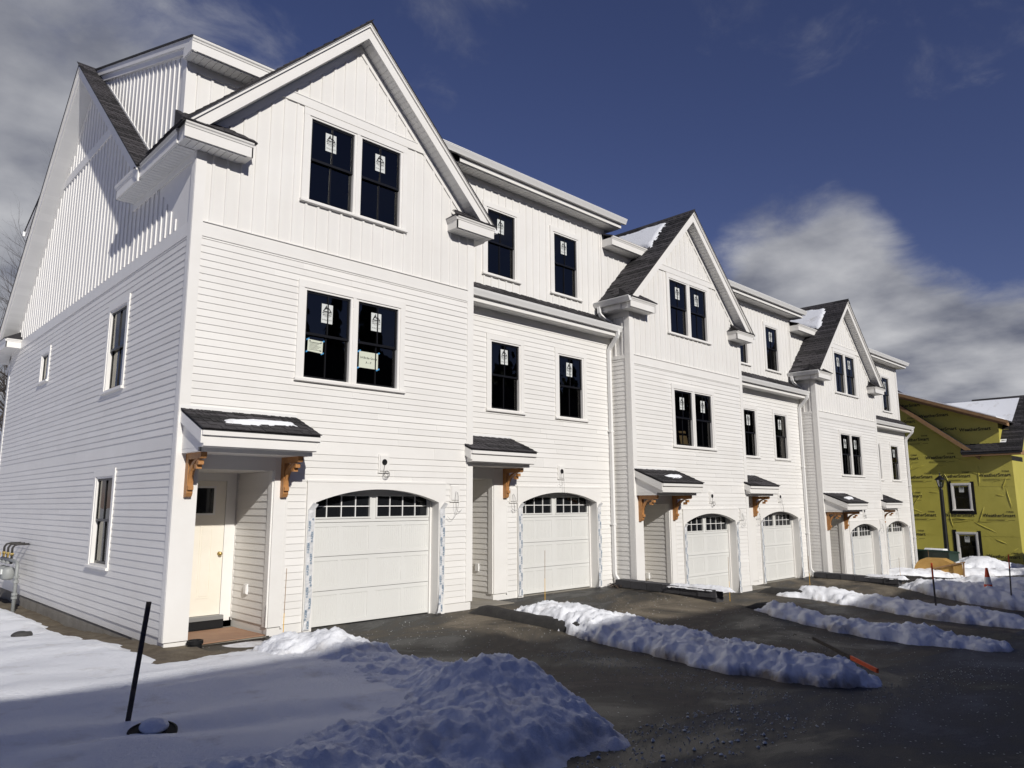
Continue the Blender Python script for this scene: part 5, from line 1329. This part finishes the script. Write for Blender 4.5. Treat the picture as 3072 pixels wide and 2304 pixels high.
# ------------------------------------------------------------------ lamp post, cabinet, cart, car
def lamp(loc):
    t = empty('lamp_post', loc, 'black lantern lamp post in front of the yellow wrapped house', 'street lamp')
    H = 4.2
    link('pole', MB().lathe([(.15,0),(.15,.55),(.12,.60),(.165,.66),(.165,.72),(.11,.80),(.098,.95),(.078,H-.75),(.06,H-.72),(.05,H-.66),(.09,H-.62)], 14).mesh('pole', 'iron', False), t)
    ln = MB()
    for k in range(6):
        a = math.pi/3*k; c, s = math.cos(a), math.sin(a); ln.tube([(.095*c,.095*s,H-.62),(.165*c,.165*s,H-.30)], .011, 4)
    ln.lathe([(.105,H-.64),(.105,H-.60)], 6); ln.lathe([(.225,H-.31),(.225,H-.285),(.17,H-.22),(.06,H-.14),(.03,H-.12),(.02,H-.06),(.035,H-.04),(.012,H-.01),(.001,H+.04)], 12)
    l = link('lantern', ln.mesh('lantern', 'iron'), t)
    for k in range(6):
        a, b = math.pi/3*k, math.pi/3*(k+1)
        link('lantern_pane', MB().quad((.09*math.cos(a),.09*math.sin(a),H-.60),(.09*math.cos(b),.09*math.sin(b),H-.60),(.157*math.cos(b),.157*math.sin(b),H-.31),(.157*math.cos(a),.157*math.sin(a),H-.31)).mesh('lantern_pane', 'glass'), l)
    link('lamp_socket', MB().lathe([(.03,H-.6),(.03,H-.52),(.05,H-.48),(.05,H-.38),(.02,H-.35)], 10).mesh('lamp_socket', 'lamp_glass'), l)
lamp((33.3, -.08, -1.0))
def cabinet():
    t = empty('electrical_cabinet', (31.9, .05, -.95), 'dark green electrical cabinet at the foot of the lamp post', 'electrical cabinet', rz=-.25)
    link('body', MB().prismY([(-.35,-.1),(.35,-.1),(.35,.72),(-.30,.80),(-.35,.78)], -.85, .55).mesh('body', 'green_box'), t)
    link('lid', MB().prismY([(-.39,.78),(-.31,.84),(.38,.77),(.38,.70)], -.89, .59).mesh('lid', 'green_box'), t)
    link('door', MB().box(-.365, -.351, -.78, -.16, -.05, .74).mesh('door', 'green_box'), t); link('door', MB().box(-.365, -.351, -.13, .50, -.05, .74).mesh('door', 'green_box'), t)
    link('snow_cap', MB().prismY([(-.2,.835),(.2,.80),(.18,.88),(-.1,.90)], -.5, .3).mesh('snow_cap', 'snow'), t)
cabinet()
def cart():
    t = empty('overturned_cart', (29.6, -1.05, -.95), 'tan rounded overturned cart with wooden legs lying in the snow', 'cart', rz=.15)
    n = 12; pr = [(-.75,.0)] + [(-.75+.42*(1-math.cos(math.pi/2*k/n)), .10+.52*math.sin(math.pi/2*k/n)) for k in range(n+1)] + [(.30,.62),(.62,.45),(.75,.2),(.75,0)]
    link('tub', MB().prismX(pr, -.45, .45).mesh('tub', 'tan_tub'), t, (0, .35, 0), (0,0,R(180)))
    for x, y in ((-.45, -.30), (-.5, -.62)):
        link('leg', MB().tube([(x, y, 0), (x+.05, y-.02, .52)], .04, 4, rect=(.08,.05)).mesh('leg', 'lumber'), t)
    link('handle', MB().tube([(-.55, .45, .25), (-.55, -.7, .55)], .03, 4, rect=(.05,.07)).mesh('handle', 'lumber'), t)
    link('panel', MB().box(-.52, -.49, -.60, -.28, .05, .48).mesh('panel', 'tan_tub'), t)
cart()
def car():
    # front left corner shows at the right edge of the frame
    t = empty('parked_car', (32.2, -4.35, -1.02), 'black parked car cut off by the right edge of the photo', 'car', rz=R(4))
    hw = .92
    sec = [(-.0,.30,.62,.80),(.10,.25,.80,.90),(.9,.22,.98,.92),(1.25,.22,1.02,.92),(1.75,.22,1.42,.80),(2.2,.22,1.50,.76),(3.3,.22,1.48,.75),(4.1,.24,1.05,.88),(4.6,.28,.95,.86),(4.75,.35,.75,.80)]
    mb = MB(); vs = []; fs = []
    for x, zb, zt_, w in sec:
        belt = min(zt_, .95); tw = w if zt_ < 1.1 else w*.80
        vs += [(x,-hw*.92,zb),(x,-hw*(w/.92),(zb+belt)/2),(x,-hw*(w/.92)*.98 if zt_ < 1.1 else -hw*.98,belt-.03),(x,-tw*.86,zt_),(x,tw*.86,zt_),(x,hw*(w/.92)*.98 if zt_ < 1.1 else hw*.98,belt-.03),(x,hw*(w/.92),(zb+belt)/2),(x,hw*.92,zb)]
    m = 8
    for i in range(len(sec)-1):
        for k in range(m): fs.append((i*m+k, i*m+(k+1) % m, (i+1)*m+(k+1) % m, (i+1)*m+k))
    fs += [tuple(range(m)), tuple(range((len(sec)-1)*m, len(sec)*m))]
    mb.add(vs, fs); link('body', mb.mesh('body', 'car_paint', False), t)
    link('windshield', MB().quad((1.27,-.72,1.035),(1.27,.72,1.035),(1.74,.60,1.405),(1.74,-.60,1.405)).mesh('windshield', 'car_glass'), t, (-.01,0,.015))
    for s in (-1, 1):
        link('side_window', MB().quad((1.6,s*.90,.98),(3.7,s*.90,.98),(3.2,s*.70,1.40),(2.0,s*.70,1.40)).mesh('side_window', 'car_glass'), t)
        link('headlight', MB().box(-.03, .12, s*.55-.16, s*.55+.16, .62, .74).mesh('headlight', 'lamp_glass'), t)
        link('turn_signal', MB().box(-.02, .10, s*.80-.09, s*.80+.09, .60, .68).mesh('turn_signal', 'amber'), t)
        for x in (.95, 3.75):
            w = link('wheel', MB().lathe([(.20,-.11),(.30,-.11),(.33,-.08),(.33,.08),(.30,.11),(.20,.11)], 22).mesh('wheel', 'rubber'), t, (x, s*.80, .33), (R(90),0,0))
            link('rim', MB().lathe([(.001,-.10),(.06,-.115),(.20,-.09),(.20,.09),(.06,.115),(.001,.10)], 14).mesh('rim', 'steel'), w)
    link('grille', MB().box(-.04, .02, -.45, .45, .42, .58).mesh('grille', 'rubber'), t); link('bumper', MB().box(-.06, .08, -.88, .88, .26, .42).mesh('bumper', 'black_plastic'), t)
car()

# ------------------------------------------------------------------ bare trees
def tree(loc, h, seed, label, spread=.5):
    r = random.Random(seed); t = empty('bare_tree', loc, label, 'tree', 'bare winter trees behind the houses')
    tr = MB(); cr = MB()
    def branch(p, d, ln, rad, lev):
        pts = [p]; q = p.copy(); dd = d.copy(); n = 5 if lev < 2 else 3
        for k in range(n):
            dd = (dd+Vector((r.gauss(0,.12), r.gauss(0,.12), .05))).normalized(); q = q+dd*ln/n; pts.append(q.copy())
        rs = [rad*(1-.55*k/n) for k in range(n+1)]
        (tr if lev == 0 else cr).tube(pts, rs, 7 if lev < 2 else 4, cap=False)
        if lev >= 5 or rad < .004: return
        for k in range(1 if lev == 0 else 1, n+1):
            if lev == 0 and k < 2: continue
            for _ in range(2 if lev < 3 else r.choice((1, 2))):
                ax = Vector((r.gauss(0,1), r.gauss(0,1), r.gauss(0,.4))); ax = (ax-dd*ax.dot(dd)).normalized()
                nd = (dd*.75+ax*(.55+.35*r.random())*spread*1.6+Vector((0,0,.15))).normalized()
                branch(pts[k], nd, ln*r.uniform(.42, .62), rs[k]*.55, lev+1)
    branch(Vector((0,0,0)), Vector((0,0,1)), h*.55, h*.018, 0)
    link('trunk', tr.mesh('trunk', 'bark'), t); link('crown', cr.mesh('crown', 'bark'), t)
q = at(150, 480, 'y', 24); tree((q.x+1.0, 24, -.4), q.z*.94, 4, 'bare tree whose twigs rise behind the left roof edge')
q = at(-10, 740, 'y', 20); tree((q.x-.3, 20, -.4), q.z*.90, 9, 'bare tree at the left edge behind the nearest house')
q = at(2725, 1185, 'x', 62); tree((62, q.y, -1.0), q.z+1.3, 12, 'bare tree behind the ridge of the yellow wrapped house', .7)

# ------------------------------------------------------------------ houses across the street, behind the camera
def across(k, x0, ln, dz):
    Yr, Zr = -21.5, 10.75+dz; hw = 5.2
    t = empty('house', (x0+ln/2, Yr, dz), 'dark sided row house across the street, number %s from the left, behind the camera' % ('one two three four five six seven eight'.split()[k]), 'house', 'row houses across the street')
    o0 = Vector((x0+ln/2, Yr, dz)); ze = Zr-hw*.75
    mb = MB()
    for y in (Yr-hw, Yr+hw): mb.quad((x0, y, dz-1), (x0+ln, y, dz-1), (x0+ln, y, ze), (x0, y, ze))
    for x in (x0+.01, x0+ln-.01): mb.add([(x, Yr-hw, dz-1), (x, Yr+hw, dz-1), (x, Yr+hw, ze), (x, Yr, Zr-.1), (x, Yr-hw, ze)], [(0,1,2,3,4)])
    w = link('wall', mb.mesh('wall', 'opp_siding'), t, -o0)
    rf = MB()
    for s in (-1, 1): rf.prismX([(Yr, Zr), (Yr+s*(hw+.4), ze-.3), (Yr+s*(hw+.4), ze-.45), (Yr, Zr-.15)], x0, x0+ln)
    link('roof', rf.mesh('roof', 'roofdeck'), t, -o0)
    for j in range(4):
        for z in (dz+.9, dz+3.9):
            x = x0+1+j*(ln-2)/4; f = link('window', MB().box(x, x+1.1, Yr+hw, Yr+hw+.05, z, z+1.5).mesh('window', 'opp_siding'), t, -o0)
            link('pane', MB().box(x+.08, x+1.02, Yr+hw+.05, Yr+hw+.06, z+.08, z+1.42).mesh('pane', 'car_glass'), f)
for k in range(8): across(k, -32+k*P, P-.02, .95-.5*k if k < 6 else .95-.5*5)

# dark wood behind those houses, mirrored in the windows
def wood():
    r = random.Random(21); mb = MB()
    for k in range(64):
        x = -30+k*2.9+r.uniform(-1.2, 1.2); y = -45+r.uniform(-2.0, 2.0); h = r.uniform(20.5, 22.8); b = street(max(-20, min(40, x)))-1
        n = 15
        for j in range(n):
            z = b+h*(.10+.9*j/n); rad = (h*.17)*(1-j/n)**.8+.15
            m = 9; tip = (x+r.uniform(-.2, .2), y, z+h*.13); ring = []
            for q in range(m*2):
                a = math.pi*q/m+r.uniform(-.1, .1); rr = rad*(1 if q % 2 else .5)*r.uniform(.75, 1.2); ring.append((x+rr*math.cos(a), y+rr*math.sin(a), z-(.25 if q % 2 else 0)*rad*.6))
            mb.add([tip]+ring, [(0, 1+q, 1+(q+1) % (2*m)) for q in range(2*m)])
    o = link('wood', mb.mesh('wood', 'evergreen')); tag(o, 'dark evergreen wood behind the houses across the street', 'wood', kind='stuff')
mat('evergreen', (.03, .045, .022), .9, col2=(.015, .022, .012), nscale=1.2, namt=.5)
wood()
